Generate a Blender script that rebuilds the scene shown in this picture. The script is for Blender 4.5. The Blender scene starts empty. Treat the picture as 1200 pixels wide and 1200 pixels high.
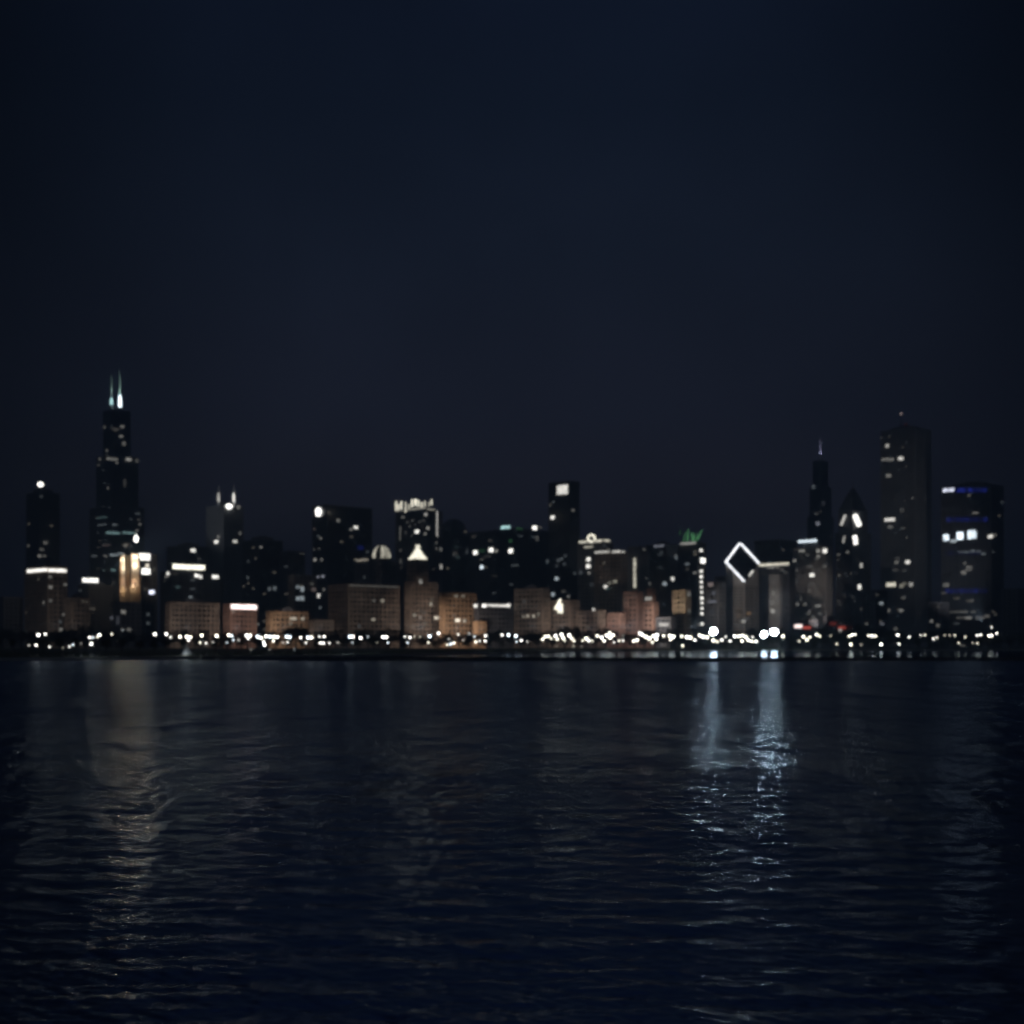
import bpy, math, random
import numpy as np
from mathutils import Vector

random.seed(7)
rng = np.random.default_rng(11)
C = bpy.context.scene.collection
S = bpy.context.scene

# ------------------------------------------------------------------ view
HAZE = .00031; DENOISE = True
F, CX, HY, EYE = 1620.0, 600.0, 755.0, 5.9     # photo focal length, centre column, horizon row (px of 1200), eye height (m)
GROUND = 1.6

def kx(px): return (px - CX) / F
def at(px, py, Y): return Vector((kx(px) * Y, Y, EYE + (HY - py) / F * Y))
def zat(py, Y): return EYE + (HY - py) / F * Y
def lin(r, g, b):
    f = lambda c: c / 12.92 if c <= 0.04045 else ((c + 0.055) / 1.055) ** 2.4
    return tuple(f(v / 255) for v in (r, g, b))

cam = bpy.data.cameras.new('camera')
cam.sensor_width = 36; cam.lens = 36 * F / 1200
cam.shift_y = (HY - 600) / 1200
cam.clip_start = 0.5; cam.clip_end = 30000
co = bpy.data.objects.new('camera', cam); C.objects.link(co)
co.location = (0, 0, EYE); co.rotation_euler = (math.radians(90), 0, 0)
S.camera = co

# ------------------------------------------------------------------ materials
def new_mat(name):
    m = bpy.data.materials.new(name); m.use_nodes = True
    n = m.node_tree; b = n.nodes['Principled BSDF']
    return m, n, b

def surf(name, col, rough=0.7, vary=0.25, scale=0.15, spec=0.4, metal=0.0):
    m, n, b = new_mat(name)
    tc = n.nodes.new('ShaderNodeTexCoord')
    no = n.nodes.new('ShaderNodeTexNoise'); no.inputs['Scale'].default_value = scale; no.inputs['Detail'].default_value = 5
    n.links.new(tc.outputs['Object'], no.inputs['Vector'])
    rp = n.nodes.new('ShaderNodeValToRGB')
    rp.color_ramp.elements[0].position = .3; rp.color_ramp.elements[1].position = .7
    rp.color_ramp.elements[0].color = tuple(c * (1 - vary) for c in col) + (1,)
    rp.color_ramp.elements[1].color = tuple(min(1, c * (1 + vary)) for c in col) + (1,)
    n.links.new(no.outputs['Fac'], rp.inputs['Fac']); n.links.new(rp.outputs['Color'], b.inputs['Base Color'])
    b.inputs['Roughness'].default_value = rough
    b.inputs['Specular IOR Level'].default_value = spec
    b.inputs['Metallic'].default_value = metal
    return m

_em = {}
COL = {'w': (1, .90, .74), 'n': (1, .97, .90), 'c': (.80, .92, 1), 't': (.55, .90, .92), 'b': (.06, .10, 1.0), 'g': (.30, 1, .42),
       'k': (1, .80, .76), 'r': (1, .16, .12), 'y': (1, .95, .78), 'o': (1, .62, .33), 'v': (.80, .84, 1), 'q': (.93, .95, 1)}
def emit(col, s, sample=True):
    key = (col, round(s, 3), sample)
    if key in _em: return _em[key]
    m, n, b = new_mat('lit_glass_%s' % col)
    c = COL[col]
    b.inputs['Base Color'].default_value = (.02, .02, .02, 1)
    b.inputs['Roughness'].default_value = .4
    b.inputs['Emission Color'].default_value = c + (1,)
    b.inputs['Emission Strength'].default_value = s
    # lamps behind the glass are never perfectly even
    tc = n.nodes.new('ShaderNodeTexCoord'); no = n.nodes.new('ShaderNodeTexNoise'); no.inputs['Scale'].default_value = .35
    n.links.new(tc.outputs['Object'], no.inputs['Vector'])
    mr = n.nodes.new('ShaderNodeMapRange'); mr.inputs['To Min'].default_value = s * .45; mr.inputs['To Max'].default_value = s * 1.55
    mr.inputs['From Min'].default_value = .25; mr.inputs['From Max'].default_value = .75
    n.links.new(no.outputs['Fac'], mr.inputs['Value']); n.links.new(mr.outputs['Result'], b.inputs['Emission Strength'])
    if not sample: m.cycles.emission_sampling = 'NONE'
    _em[key] = m
    return m

M = {}
M['glass'] = surf('dark_glass', (.012, .015, .022), .18, .3, .05, .5)
M['black_wall'] = surf('black_aluminium', (.085, .10, .125), .45, .25, .04)
M['grey_wall'] = surf('grey_granite', (.17, .175, .185), .65, .2, .05)
M['dark_stone'] = surf('dark_stone', (.14, .145, .165), .7, .25, .05)
M['pale_wall'] = surf('pale_granite', (.42, .41, .40), .6, .15, .05)
M['brown_wall'] = surf('brown_limestone', (.32, .25, .20), .8, .35, .12)
M['red_brick'] = surf('red_brick', (.33, .205, .16), .85, .35, .12)
M['orange_brick'] = surf('tan_brick', (.40, .27, .17), .85, .35, .12)
M['tan_wall'] = surf('tan_limestone', (.46, .36, .25), .8, .15, .06)
M['roof'] = surf('roof_gravel', (.06, .06, .065), .9, .3, .2)
M['metal'] = surf('painted_steel', (.10, .105, .11), .45, .2, .5, .5, .6)
M['mast'] = surf('white_steel_mast', (.65, .66, .66), .5, .1, .2)
M['concrete'] = surf('concrete', (.46, .46, .45), .85, .2, .3)
M['rock'] = surf('breakwater_rock', (.09, .09, .09), .9, .4, .6)
M['grass'] = surf('park_grass', (.035, .055, .02), .95, .4, .08)
M['asphalt'] = surf('asphalt', (.05, .05, .052), .85, .2, .3)
M['paint'] = surf('road_paint', (.7, .7, .68), .7, .1, 1)
M['bark'] = surf('bark', (.05, .04, .03), .95, .3, 1.5)
M['leaf'] = surf('leaf', (.045, .06, .025), .8, .45, .25)
M['copper'] = surf('green_copper', (.12, .25, .17), .6, .2, .2)
M['spray'] = surf('water_spray', (.5, .53, .55), .6, .1, .5)
M['dw'] = emit('w', .11, False); M['dc'] = emit('c', .09, False); M['dm'] = emit('n', .28, False)

# ------------------------------------------------------------------ mesh builder
class MB:
    def __init__(s): s.v = []; s.f = []; s.m = []
    def face(s, pts, mi=0):
        i = len(s.v); s.v += [tuple(p) for p in pts]; s.f.append(tuple(range(i, i + len(pts)))); s.m.append(mi)
    def hexa(s, p, mi=0):        # 8 corners, bottom ring then top ring, both counter-clockwise seen from above
        i = len(s.v); s.v += [tuple(q) for q in p]
        for q in ((3, 2, 1, 0), (4, 5, 6, 7), (0, 1, 5, 4), (1, 2, 6, 5), (2, 3, 7, 6), (3, 0, 4, 7)):
            s.f.append(tuple(i + k for k in q)); s.m.append(mi)
    def box(s, x0, x1, y0, y1, z0, z1, mi=0):
        s.hexa([(x0, y0, z0), (x1, y0, z0), (x1, y1, z0), (x0, y1, z0), (x0, y0, z1), (x1, y0, z1), (x1, y1, z1), (x0, y1, z1)], mi)
    def obox(s, P, d, n, a0, a1, o0, o1, z0, z1, mi=0):   # along the face direction d, outwards along n
        q = lambda a, o, z: (P.x + d.x * a + n.x * o, P.y + d.y * a + n.y * o, z)
        s.hexa([q(a0, o1, z0), q(a1, o1, z0), q(a1, o0, z0), q(a0, o0, z0), q(a0, o1, z1), q(a1, o1, z1), q(a1, o0, z1), q(a0, o0, z1)], mi)
    def prism(s, poly, z0, z1, mi=0, top=None):
        n = len(poly); i = len(s.v)
        s.v += [(p[0], p[1], z0) for p in poly] + [(p[0], p[1], z1) for p in poly]
        for k in range(n):
            l = (k + 1) % n; s.f.append((i + k, i + l, i + n + l, i + n + k)); s.m.append(mi)
        s.f.append(tuple(i + n + k for k in range(n))); s.m.append(mi if top is None else top)
        s.f.append(tuple(i + n - 1 - k for k in range(n))); s.m.append(mi)
    def loft(s, rings, mi=0, cap=True):
        n = len(rings[0]); i = len(s.v)
        for r in rings: s.v += [tuple(p) for p in r]
        for j in range(len(rings) - 1):
            for k in range(n):
                l = (k + 1) % n
                s.f.append((i + j * n + k, i + j * n + l, i + (j + 1) * n + l, i + (j + 1) * n + k)); s.m.append(mi)
        if cap:
            s.f.append(tuple(i + n - 1 - k for k in range(n))); s.m.append(mi)
            b = i + (len(rings) - 1) * n
            s.f.append(tuple(b + k for k in range(n))); s.m.append(mi)
    def tube(s, a, b, r0, r1=None, n=8, mi=0):
        a = Vector(a); b = Vector(b); r1 = r0 if r1 is None else r1
        w = (b - a).normalized(); u = w.orthogonal().normalized(); v = w.cross(u)
        ring = lambda c, r: [c + (u * math.cos(t) + v * math.sin(t)) * r for t in [2 * math.pi * k / n for k in range(n)]]
        s.loft([ring(a, r0), ring(b, r1)], mi)
    def lathe(s, prof, c=(0, 0, 0), n=12, mi=0):
        s.loft([[(c[0] + r * math.cos(2 * math.pi * k / n), c[1] + r * math.sin(2 * math.pi * k / n), c[2] + z) for k in range(n)] for r, z in prof], mi)
    def build(s, name, mats, parent=None, origin=None):
        me = bpy.data.meshes.new(name)
        o3 = Vector(origin) if origin is not None else (Vector(parent['_o']) if parent is not None and '_o' in parent else Vector((0, 0, 0)))
        me.from_pydata([(v[0] - o3.x, v[1] - o3.y, v[2] - o3.z) for v in s.v], [], s.f)
        if not isinstance(mats, (list, tuple)): mats = [mats]
        for m in mats: me.materials.append(m)
        me.polygons.foreach_set('material_index', s.m); me.update()
        o = bpy.data.objects.new(name, me); C.objects.link(o)
        if parent is not None: o.parent = parent
        else: o.location = o3
        return o

def tag(o, label, cat, group=None, kind=None):
    if label: o['label'] = label
    if cat: o['category'] = cat
    if group: o['group'] = group
    if kind: o['kind'] = kind
    return o
ROOTS = []
def thing(name, label, cat, loc, group=None):
    o = bpy.data.objects.new(name, None); C.objects.link(o)
    o.location = loc; o.empty_display_size = 1
    o['_o'] = list(loc); ROOTS.append(o)
    return tag(o, label, cat, group)

# ------------------------------------------------------------------ sky
w = bpy.data.worlds.new('World'); S.world = w; w.use_nodes = True
n = w.node_tree; bg = n.nodes['Background']
tc = n.nodes.new('ShaderNodeTexCoord'); sx = n.nodes.new('ShaderNodeSeparateXYZ')
n.links.new(tc.outputs['Generated'], sx.inputs[0])
rp = n.nodes.new('ShaderNodeValToRGB'); e = rp.color_ramp.elements
e[0].position = 0.0; e[0].color = lin(58, 53, 62) + (1,)
e[1].position = 1.0; e[1].color = lin(14, 24, 46) + (1,)
for p, c in ((.06, (48, 47, 59)), (.16, (33, 37, 52)), (.27, (24, 31, 46)), (.36, (17, 25, 40)), (.5, (14, 22, 40)), (.75, (14, 24, 46))):
    q = e.new(p); q.color = lin(*c) + (1,)
n.links.new(sx.outputs['Z'], rp.inputs['Fac'])
no = n.nodes.new('ShaderNodeTexNoise'); no.inputs['Scale'].default_value = 4.5; no.inputs['Detail'].default_value = 6
n.links.new(tc.outputs['Generated'], no.inputs['Vector'])
mr = n.nodes.new('ShaderNodeMapRange'); mr.inputs['From Min'].default_value = .3; mr.inputs['From Max'].default_value = .7
mr.inputs['To Min'].default_value = .80; mr.inputs['To Max'].default_value = 1.18
n.links.new(no.outputs['Fac'], mr.inputs['Value'])
nv = n.nodes.new('ShaderNodeVectorMath'); nv.operation = 'MULTIPLY'; nv.inputs[1].default_value = (1, 1, 0)
nn_ = n.nodes.new('ShaderNodeVectorMath'); nn_.operation = 'NORMALIZE'
n.links.new(tc.outputs['Generated'], nv.inputs[0]); n.links.new(nv.outputs[0], nn_.inputs[0])
sy = n.nodes.new('ShaderNodeSeparateXYZ'); n.links.new(nn_.outputs[0], sy.inputs[0])
gl = n.nodes.new('ShaderNodeMapRange')          # light pollution is strongest over the middle of downtown
gl.inputs['From Min'].default_value = .925; gl.inputs['From Max'].default_value = .998; gl.inputs['To Min'].default_value = .30; gl.inputs['To Max'].default_value = 1.0
gl.interpolation_type = 'SMOOTHSTEP'
n.links.new(sy.outputs['Y'], gl.inputs['Value'])
mm = n.nodes.new('ShaderNodeMath'); mm.operation = 'MULTIPLY'
n.links.new(mr.outputs['Result'], mm.inputs[0]); n.links.new(gl.outputs['Result'], mm.inputs[1])
n.links.new(rp.outputs['Color'], bg.inputs['Color']); n.links.new(mm.outputs[0], bg.inputs['Strength'])
ml = bpy.data.lights.new('fill_sun', 'SUN'); ml.energy = .07; ml.color = (.62, .78, 1); ml.angle = math.radians(.5)  # dim cool sun added to lift the dark building fronts
mo = bpy.data.objects.new('fill_sun', ml); C.objects.link(mo); mo.rotation_euler = (math.radians(52), 0, math.radians(-12))

# ------------------------------------------------------------------ water
def water_material():
    m, n, b = new_mat('lake_water')
    b.inputs['Base Color'].default_value = (.002, .006, .012, 1)
    b.inputs['IOR'].default_value = 1.33; b.inputs['Specular Tint'].default_value = (.66, .86, 1, 1)
    b.inputs['Specular IOR Level'].default_value = .5
    geo = n.nodes.new('ShaderNodeNewGeometry'); sep = n.nodes.new('ShaderNodeSeparateXYZ')
    n.links.new(geo.outputs['Position'], sep.inputs[0])
    far = n.nodes.new('ShaderNodeMapRange')       # the harbour behind the breakwater lies calm
    far.inputs['From Min'].default_value = 480; far.inputs['From Max'].default_value = 520
    n.links.new(sep.outputs['Y'], far.inputs['Value'])
    ds = n.nodes.new('ShaderNodeMapRange'); ds.interpolation_type = 'SMOOTHSTEP'     # ripples too fine to resolve far out act as roughness
    ds.inputs['From Min'].default_value = 14; ds.inputs['From Max'].default_value = 125; ds.inputs['To Min'].default_value = WROUGH; ds.inputs['To Max'].default_value = WFAR
    n.links.new(sep.outputs['Y'], ds.inputs['Value'])
    ro = n.nodes.new('ShaderNodeMix'); ro.inputs['B'].default_value = .07
    n.links.new(far.outputs['Result'], ro.inputs['Factor']); n.links.new(ds.outputs['Result'], ro.inputs['A'])
    mp = n.nodes.new('ShaderNodeMapping'); mp.inputs['Scale'].default_value = (.75, 1.35, 1)
    mp.inputs['Rotation'].default_value = (0, 0, .12)
    n.links.new(geo.outputs['Position'], mp.inputs['Vector'])
    n1 = n.nodes.new('ShaderNodeTexNoise'); n1.inputs['Scale'].default_value = 1.5; n1.inputs['Detail'].default_value = 5; n1.inputs['Roughness'].default_value = .6
    n.links.new(mp.outputs[0], n1.inputs['Vector'])
    st = n.nodes.new('ShaderNodeMapRange'); st.inputs['To Min'].default_value = .5; st.inputs['To Max'].default_value = .008
    n.links.new(far.outputs['Result'], st.inputs['Value'])
    mp2 = n.nodes.new('ShaderNodeMapping'); mp2.inputs['Scale'].default_value = (.20, .075, 1); mp2.inputs['Rotation'].default_value = (0, 0, -.08)
    n.links.new(geo.outputs['Position'], mp2.inputs['Vector'])
    n2 = n.nodes.new('ShaderNodeTexNoise'); n2.inputs['Scale'].default_value = 1.0; n2.inputs['Detail'].default_value = 4; n2.inputs['Roughness'].default_value = .65
    n.links.new(mp2.outputs[0], n2.inputs['Vector'])
    fr = n.nodes.new('ShaderNodeMapRange'); fr.inputs['From Min'].default_value = 30; fr.inputs['From Max'].default_value = 130; fr.inputs['To Min'].default_value = .05; fr.inputs['To Max'].default_value = .55
    n.links.new(sep.outputs['Y'], fr.inputs['Value'])
    b2 = n.nodes.new('ShaderNodeBump'); b2.inputs['Distance'].default_value = 4.0
    fo = n.nodes.new('ShaderNodeMapRange'); fo.inputs['From Min'].default_value = 120; fo.inputs['From Max'].default_value = 260; fo.inputs['To Min'].default_value = 1; fo.inputs['To Max'].default_value = .12
    n.links.new(sep.outputs['Y'], fo.inputs['Value'])
    f1 = n.nodes.new('ShaderNodeMath'); f1.operation = 'MULTIPLY'; n.links.new(fr.outputs['Result'], f1.inputs[0]); n.links.new(fo.outputs['Result'], f1.inputs[1])
    fq = n.nodes.new('ShaderNodeMath'); fq.operation = 'SUBTRACT'; n.links.new(f1.outputs[0], fq.inputs[0]); n.links.new(far.outputs['Result'], fq.inputs[1]); fq.use_clamp = True
    n.links.new(fq.outputs[0], b2.inputs['Strength']); n.links.new(n2.outputs['Fac'], b2.inputs['Height'])
    mp3 = n.nodes.new('ShaderNodeMapping'); mp3.inputs['Scale'].default_value = (.11, .016, 1); mp3.inputs['Rotation'].default_value = (0, 0, .05)
    n.links.new(geo.outputs['Position'], mp3.inputs['Vector'])
    n3 = n.nodes.new('ShaderNodeTexNoise'); n3.inputs['Scale'].default_value = 1.0; n3.inputs['Detail'].default_value = 1; n3.inputs['Roughness'].default_value = .6
    n.links.new(mp3.outputs[0], n3.inputs['Vector'])
    f3 = n.nodes.new('ShaderNodeMapRange'); f3.inputs['From Min'].default_value = 90; f3.inputs['From Max'].default_value = 260; f3.inputs['To Min'].default_value = 0; f3.inputs['To Max'].default_value = .8
    n.links.new(sep.outputs['Y'], f3.inputs['Value'])
    g3 = n.nodes.new('ShaderNodeMath'); g3.operation = 'SUBTRACT'; g3.use_clamp = True; n.links.new(f3.outputs['Result'], g3.inputs[0]); n.links.new(far.outputs['Result'], g3.inputs[1])
    b3 = n.nodes.new('ShaderNodeBump'); b3.inputs['Distance'].default_value = 7.0
    n.links.new(g3.outputs[0], b3.inputs['Strength']); n.links.new(n3.outputs['Fac'], b3.inputs['Height']); n.links.new(b3.outputs['Normal'], b2.inputs['Normal'])
    bp = n.nodes.new('ShaderNodeBump'); bp.inputs['Distance'].default_value = WBUMP
    n.links.new(b2.outputs['Normal'], bp.inputs['Normal'])
    n.links.new(st.outputs['Result'], bp.inputs['Strength'])
    n.links.new(n1.outputs['Fac'], bp.inputs['Height']); n.links.new(bp.outputs['Normal'], b.inputs['Normal'])
    b.inputs['Specular IOR Level'].default_value = 0; b.inputs['Roughness'].default_value = .6          # the water body; its mirror surface is the glossy layer
    gs = n.nodes.new('ShaderNodeBsdfGlossy'); gs.distribution = 'MULTI_GGX'; gs.inputs['Color'].default_value = (.37, .45, .55, 1)
    n.links.new(ro.outputs['Result'], gs.inputs['Roughness']); n.links.new(bp.outputs['Normal'], gs.inputs['Normal'])
    fn = n.nodes.new('ShaderNodeFresnel'); fn.inputs['IOR'].default_value = 1.33; n.links.new(bp.outputs['Normal'], fn.inputs['Normal'])
    mx = n.nodes.new('ShaderNodeMixShader'); n.links.new(fn.outputs[0], mx.inputs['Fac'])
    n.links.new(b.outputs[0], mx.inputs[1]); n.links.new(gs.outputs[0], mx.inputs[2])
    n.links.new(mx.outputs[0], n.nodes['Material Output'].inputs['Surface'])
    return m
WROUGH = .13; WFAR = .22; WBUMP = .05

def lake():
    radii = []
    yy = 1700.0
    r = 3.0
    while r < 9: radii.append(r); r *= 1.08
    while r < 620:
        radii.append(r); r += max(.035, r * r / (EYE * 1383) * .8)
    radii += [700, 900, 1300, 2500, 6000]
    R = np.array(radii)
    core = np.linspace(-27, 27, 860)
    A = np.radians(np.concatenate([np.linspace(-80, -28, 60), core, np.linspace(28, 80, 60)]))
    RR, AA = np.meshgrid(R, A, indexing='ij')
    X = RR * np.sin(AA); Y = RR * np.cos(AA); Z = np.zeros_like(X)
    dr = np.gradient(R)[:, None]
    fade = np.clip((125 - RR) / 85, 0, 1)
    nw = 90
    lam = np.exp(rng.uniform(math.log(.22), math.log(2.6), nw))
    for i in range(nw):
        L = lam[i]; th = rng.normal(math.radians(82), math.radians(30))   # crests run mostly across the view
        k = 2 * math.pi / L
        amp = .0057 * L ** .8 / math.sqrt(nw / 10) * rng.uniform(.5, 1.4)
        ok = np.clip((L - 2.2 * dr) / L * 1.6, 0, 1)                     # leave out what the mesh is too coarse for
        ph = k * (X * math.cos(th) + Y * math.sin(th)) + rng.uniform(0, 6.28)
        Z += amp * ok * fade * (np.sin(ph) + .22 * np.cos(2 * ph))
    # gusts: patches of stronger and weaker ripples
    g = 1 + .35 * np.sin(X * .045 + Y * .021 + 1.0) * np.sin(Y * .06 - X * .02) + .25 * np.sin(Y * .13 + X * .03)
    Z *= np.clip(g, .4, 1.7)
    nr, na = RR.shape
    V = np.stack([X, Y, Z], -1).reshape(-1, 3)
    idx = np.arange(nr * na).reshape(nr, na)
    q = np.stack([idx[:-1, :-1], idx[:-1, 1:], idx[1:, 1:], idx[1:, :-1]], -1).reshape(-1, 4)[:, ::-1]
    me = bpy.data.meshes.new('lake_water')
    me.vertices.add(len(V)); me.vertices.foreach_set('co', V.ravel())
    me.loops.add(q.size); me.loops.foreach_set('vertex_index', q.ravel())
    me.polygons.add(len(q)); me.polygons.foreach_set('loop_start', np.arange(len(q)) * 4)
    me.polygons.foreach_set('use_smooth', np.ones(len(q), bool))
    me.update(calc_edges=True); me.validate()
    me.materials.append(water_material())
    o = bpy.data.objects.new('lake_water', me); C.objects.link(o); o['kind'] = 'structure'
lake()

# ------------------------------------------------------------------ land, promenade, breakwater
SHORE = [(-2500, 330), (-400, 430), (-100, 470), (90, 505), (220, 542), (415, 632), (500, 750), (565, 890), (640, 1080), (720, 1220), (930, 1330), (1400, 1350), (2600, 1380)]
def shore_depth(px):
    for (a, da), (b, db) in zip(SHORE, SHORE[1:]):
        if a <= px <= b: return da + (db - da) * (px - a) / (b - a)
    return SHORE[-1][1]
edge = []
for (a, da), (b, db) in zip(SHORE, SHORE[1:]):
    for t in range(8):
        p = a + (b - a) * t / 8
        edge.append((kx(p) * shore_depth(p), shore_depth(p)))
edge.append((kx(2600) * 1380, 1380))
def offset(d): return [(x, y + d) for x, y in edge]

def strip(name, a, b, za, zb, mat, kind='structure'):
    mb = MB()
    for i in range(len(a) - 1):
        mb.face([(a[i][0], a[i][1], za), (a[i + 1][0], a[i + 1][1], za), (b[i + 1][0], b[i + 1][1], zb), (b[i][0], b[i][1], zb)])
    o = mb.build(name, mat); o['kind'] = kind
    return o
strip('promenade', offset(1.0), offset(16), 1.05, 1.05, M['concrete'])
strip('park_lawn', offset(16), offset(90), 1.2, 1.45, M['grass'])
far = [(x * 4, 7000) for x, y in edge]
strip('city_ground', offset(90), far, 1.45, GROUND, M['grass'])
road_a, road_b = offset(62), offset(80)
strip('lakeside_road', road_a, road_b, 1.52, 1.56, M['asphalt'])
mb = MB()
ra, rb = offset(70.8), offset(71.2)
for i in range(0, len(ra) - 1):
    for t in range(0, 6, 2):
        l = lambda p, q, u: p + (q - p) * u / 6
        mb.face([(l(ra[i][0], ra[i+1][0], t), l(ra[i][1], ra[i+1][1], t), 1.56), (l(ra[i][0], ra[i+1][0], t+1), l(ra[i][1], ra[i+1][1], t+1), 1.56),
                 (l(rb[i][0], rb[i+1][0], t+1), l(rb[i][1], rb[i+1][1], t+1), 1.56), (l(rb[i][0], rb[i+1][0], t), l(rb[i][1], rb[i+1][1], t), 1.56)])
mb.build('lane_marking', M['paint'])['kind'] = 'structure'
mb = MB()                                             # the stepped sea wall
i0 = offset(0); i1 = offset(.5); i2 = offset(1.0)
for i in range(len(i0) - 1):
    a, b = i0[i], i0[i + 1]
    mb.face([(a[0], a[1], -1), (b[0], b[1], -1), (b[0], b[1], .6), (a[0], a[1], .6)])
    c, d = i1[i], i1[i + 1]
    mb.face([(a[0], a[1], .6), (b[0], b[1], .6), (d[0], d[1], .6), (c[0], c[1], .6)])
    mb.face([(c[0], c[1], .6), (d[0], d[1], .6), (d[0], d[1], 1.1), (c[0], c[1], 1.1)])
    e2, f2 = i2[i], i2[i + 1]
    mb.face([(c[0], c[1], 1.1), (d[0], d[1], 1.1), (f2[0], f2[1], 1.1), (e2[0], e2[1], 1.1)])
tag(mb.build('sea_wall', M['concrete']), 'low stepped concrete sea wall along the lit lakefront path', 'sea wall')

def breakwater():
    mb = MB()
    pts = [(kx(p) * 505, 505.0 + 18 * max(0, (330 - p) / 105.)) for p in np.linspace(225, 1700, 420)]
    rings = []
    prof = [(-4.5, -1.2), (-3.2, .1), (-1.8, .85), (0, 1.15), (1.6, 1.0), (3.0, .2), (4.5, -1.2)]
    r = random.Random(3)
    for (x, y) in pts:
        rings.append([(x + r.uniform(-.4, .4), y + a + r.uniform(-.35, .35), z + r.uniform(-.22, .28) * (z > 0)) for a, z in prof])
    for a, b in zip(rings, rings[1:]):
        for k in range(len(prof) - 1):
            mb.face([a[k], b[k], b[k + 1], a[k + 1]])
    tag(mb.build('breakwater', M['rock']), 'low dark rock breakwater between the open lake and harbour', 'breakwater')
breakwater()

# ------------------------------------------------------------------ buildings
Q = math.sqrt(.5)
DL = Vector((-Q, Q, 0)); DR = Vector((Q, Q, 0))
NL = Vector((-Q, -Q, 0)); NR = Vector((Q, -Q, 0))     # outward normals of the left and right street fronts: one street grid for the whole city

STY = {   # bay, pier width, floor, spandrel height, proud
 'masonry': (6.2, 2.7, 5.6, 2.5, .6), 'stone': (6.4, 2.4, 5.2, 1.9, .6), 'piers': (3.4, 1.5, 3.9, 1.1, .8),
 'curtain': (6.0, .5, 4.0, 1.3, .25), 'bands': (9.0, .8, 3.9, 2.0, .35)}

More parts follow.
